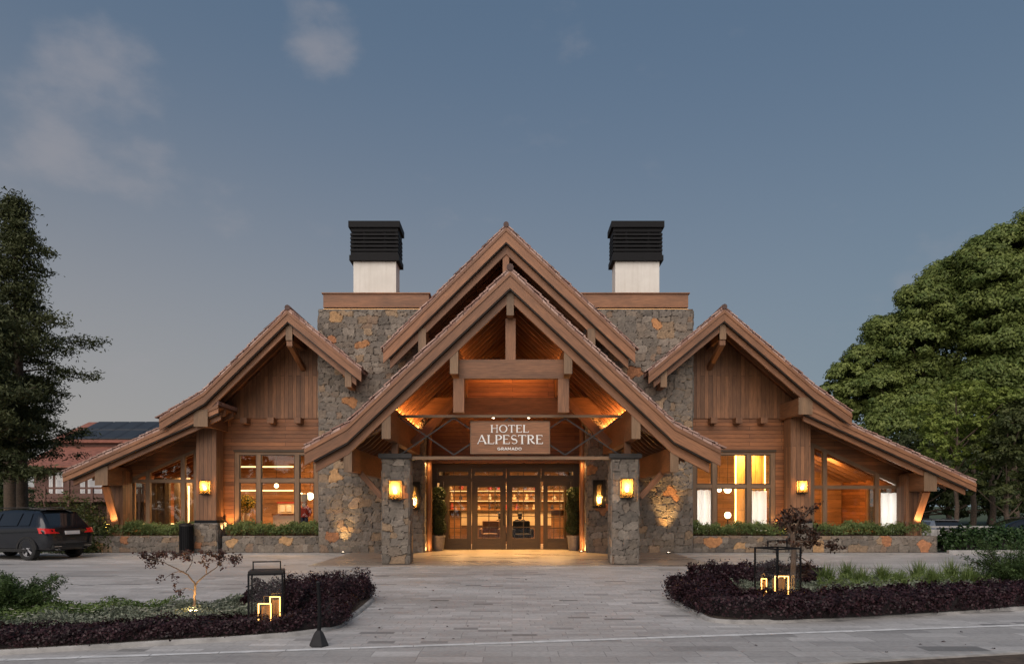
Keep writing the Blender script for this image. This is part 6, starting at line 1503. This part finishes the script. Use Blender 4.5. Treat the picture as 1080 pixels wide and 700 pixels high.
big(1000, 60, [(960, 500, 22), (990, 505, 24), (1020, 500, 24), (1050, 505, 24), (1080, 500, 26), (975, 530, 18), (1010, 532, 18), (1045, 530, 18), (1080, 532, 20), (1110, 520, 26)], 'dullleaf', 'wide dark tree filling the shade behind the parked cars', .24, 50, .25, (0, .35))
big(1045, 66, [(1000, 430, 30), (1040, 430, 32), (1080, 430, 34), (1020, 470, 30), (1060, 470, 32), (1100, 465, 34), (1010, 505, 24), (1050, 505, 26), (1090, 500, 28)], 'dullleaf', 'dense dark tree closing the gap behind the light yellow green tree', .26, 70, .4, (0, .6))
for px, d, lb in ((1026, 52, 'slim bare trunk under the right trees, left one'), (1046, 50, 'slim bare trunk under the right trees, right one')):
    t = thing('bare_trunk', Gd(px, d), lb, 'tree', 'bare trunks under the right trees'); mb = MB(); mb.tube([(0, 0, 0), (.1, 0, 1.5), (-.05, 0, 3.2), (.1, 0, 5)], [.22, .19, .17, .14], 9); mb.build('trunk', 'bark', t, smooth=True, local=True)
    mb = MB(); mb.tube([(0, 0, 2.8), (.5, 0, 3.8), (.9, 0, 4.6)], [.08, .05, .02], 6); mb.build('limb', 'bark', t, smooth=True, local=True)
# far screens of trees so that the horizon is closed
for i, (px, d, zc, r, lb) in enumerate(((-30, 62, 3.4, 3.6, 'round dark tree behind the conifers at the left edge'), (5, 66, 3.0, 3.4, 'low dark tree beyond the car at the left edge'), (-75, 58, 4.0, 4.4, 'dark tree left of the picture edge'), (1110, 70, 4, 5, 'dark tree right of the picture edge'), (1150, 62, 6, 6, 'large dark tree right of the picture edge'))):
    lobed_tree(Gd(px, d), [(random.uniform(-r, r) * .6, random.uniform(-r, r) * .6, zc + random.uniform(-.4, .5) * r, r * .55, .8) for _ in range(7)], 'dullleaf', lb, .28, 44, .3, tints=(0, .6))
def shrub(base, r, h, mat, label, n, leaf, cat='shrub', name='shrub', group=None, tints=(0, 1)):
    t = thing(name, base, label, cat, group); d = rand_dirs(n); d[:, 2] = np.abs(d[:, 2]); rr = RNG.beta(3.5, 1.1, n) * (1 + .16 * np.sin(d[:, 0] * 5 + d[:, 2] * 7) + .1 * np.sin(d[:, 1] * 11))
    P = d * rr[:, None] * np.array([r, r * .8, h]); leaf_mesh('foliage', mat, t, P, d + RNG.normal(0, .6, (n, 3)), RNG.uniform(leaf * .6, leaf * 1.4, n), tints[0] + (tints[1] - tints[0]) * RNG.random(n), .55, local=True)
    mb = MB()
    for _ in range(12): e = Vector(P[random.randrange(n)]); mb.tube([(0, 0, 0), e * .5 + Vector((0, 0, .1)), e], [.00001, .012, .004], 5, False)
    mb.build('stem', 'stem', t, smooth=True, local=True); return t
shrub(Gd(90, 26.2), 1.2, 1.75, 'shrubleaf', 'leafy green shrub between the dark car and the left wing', 5200, .10, tints=(0, .8))
shrub(Gd(68, 28.5), 1.3, 2.1, 'shrubleaf', 'yellowish green shrub behind the dark car', 4200, .11, tints=(.2, 1))
shrub(Gd(2, 40), 2.6, 3.2, 'dullleaf', 'dark shrub behind the tree trunks at the left edge', 4200, .16, tints=(0, .5))
M['hedgeleaf'] = foliage('dark hedge leaves', (.014, .035, .010), (.06, .11, .03), .45, .2)
hedge_run('boundary_hedge', [(15.75, 26.5, 0), (20, 26.9, 0), (26, 27.6, 0), (34, 28.6, 0)], 1.3, .78, 'dark green clipped hedge beyond the right planter, in front of the parked cars', 520, .11, 'hedgeleaf', 'hedge')
mb = MB(); mb.box(15.5, 40, 25.55, 25.7, -.01, .12, 0); tag(mb.build('kerb', 'kerbstone'), kind='structure')
mb = MB()
wl2 = thing('garden_wall', (X(998, 33.5), 33.5, 0), 'low pale stone wall behind the right hedge near the silver car', 'wall')
for i in range(12): xx = 17.9 + i * .36; mb.box(xx, xx + .33, 33.3, 33.6, 0, .62 + random.uniform(-.05, .05))
mb.build('stones', 'kerbstone', wl2); mb = MB(); mb.box(17.85, 22.25, 33.26, 33.64, .68, .76, 0); mb.build('coping', 'kerbstone', wl2)

# trees across the road, behind the camera: what the windows and the car reflect
n = 15000; x = RNG.uniform(-70, 70, n); h = 9 + 2.5 * np.sin(x * .31) + 1.6 * np.sin(x * .83 + 1)
P = np.stack([x, -27 + RNG.normal(0, 1.8, n), h * RNG.random(n) ** .8], 1)
tag(leaf_mesh('treeline', 'dullleaf', None, P, rand_dirs(n) + np.array([0, .6, .3]), RNG.uniform(.6, 1.3, n), RNG.random(n), .7), kind='stuff')
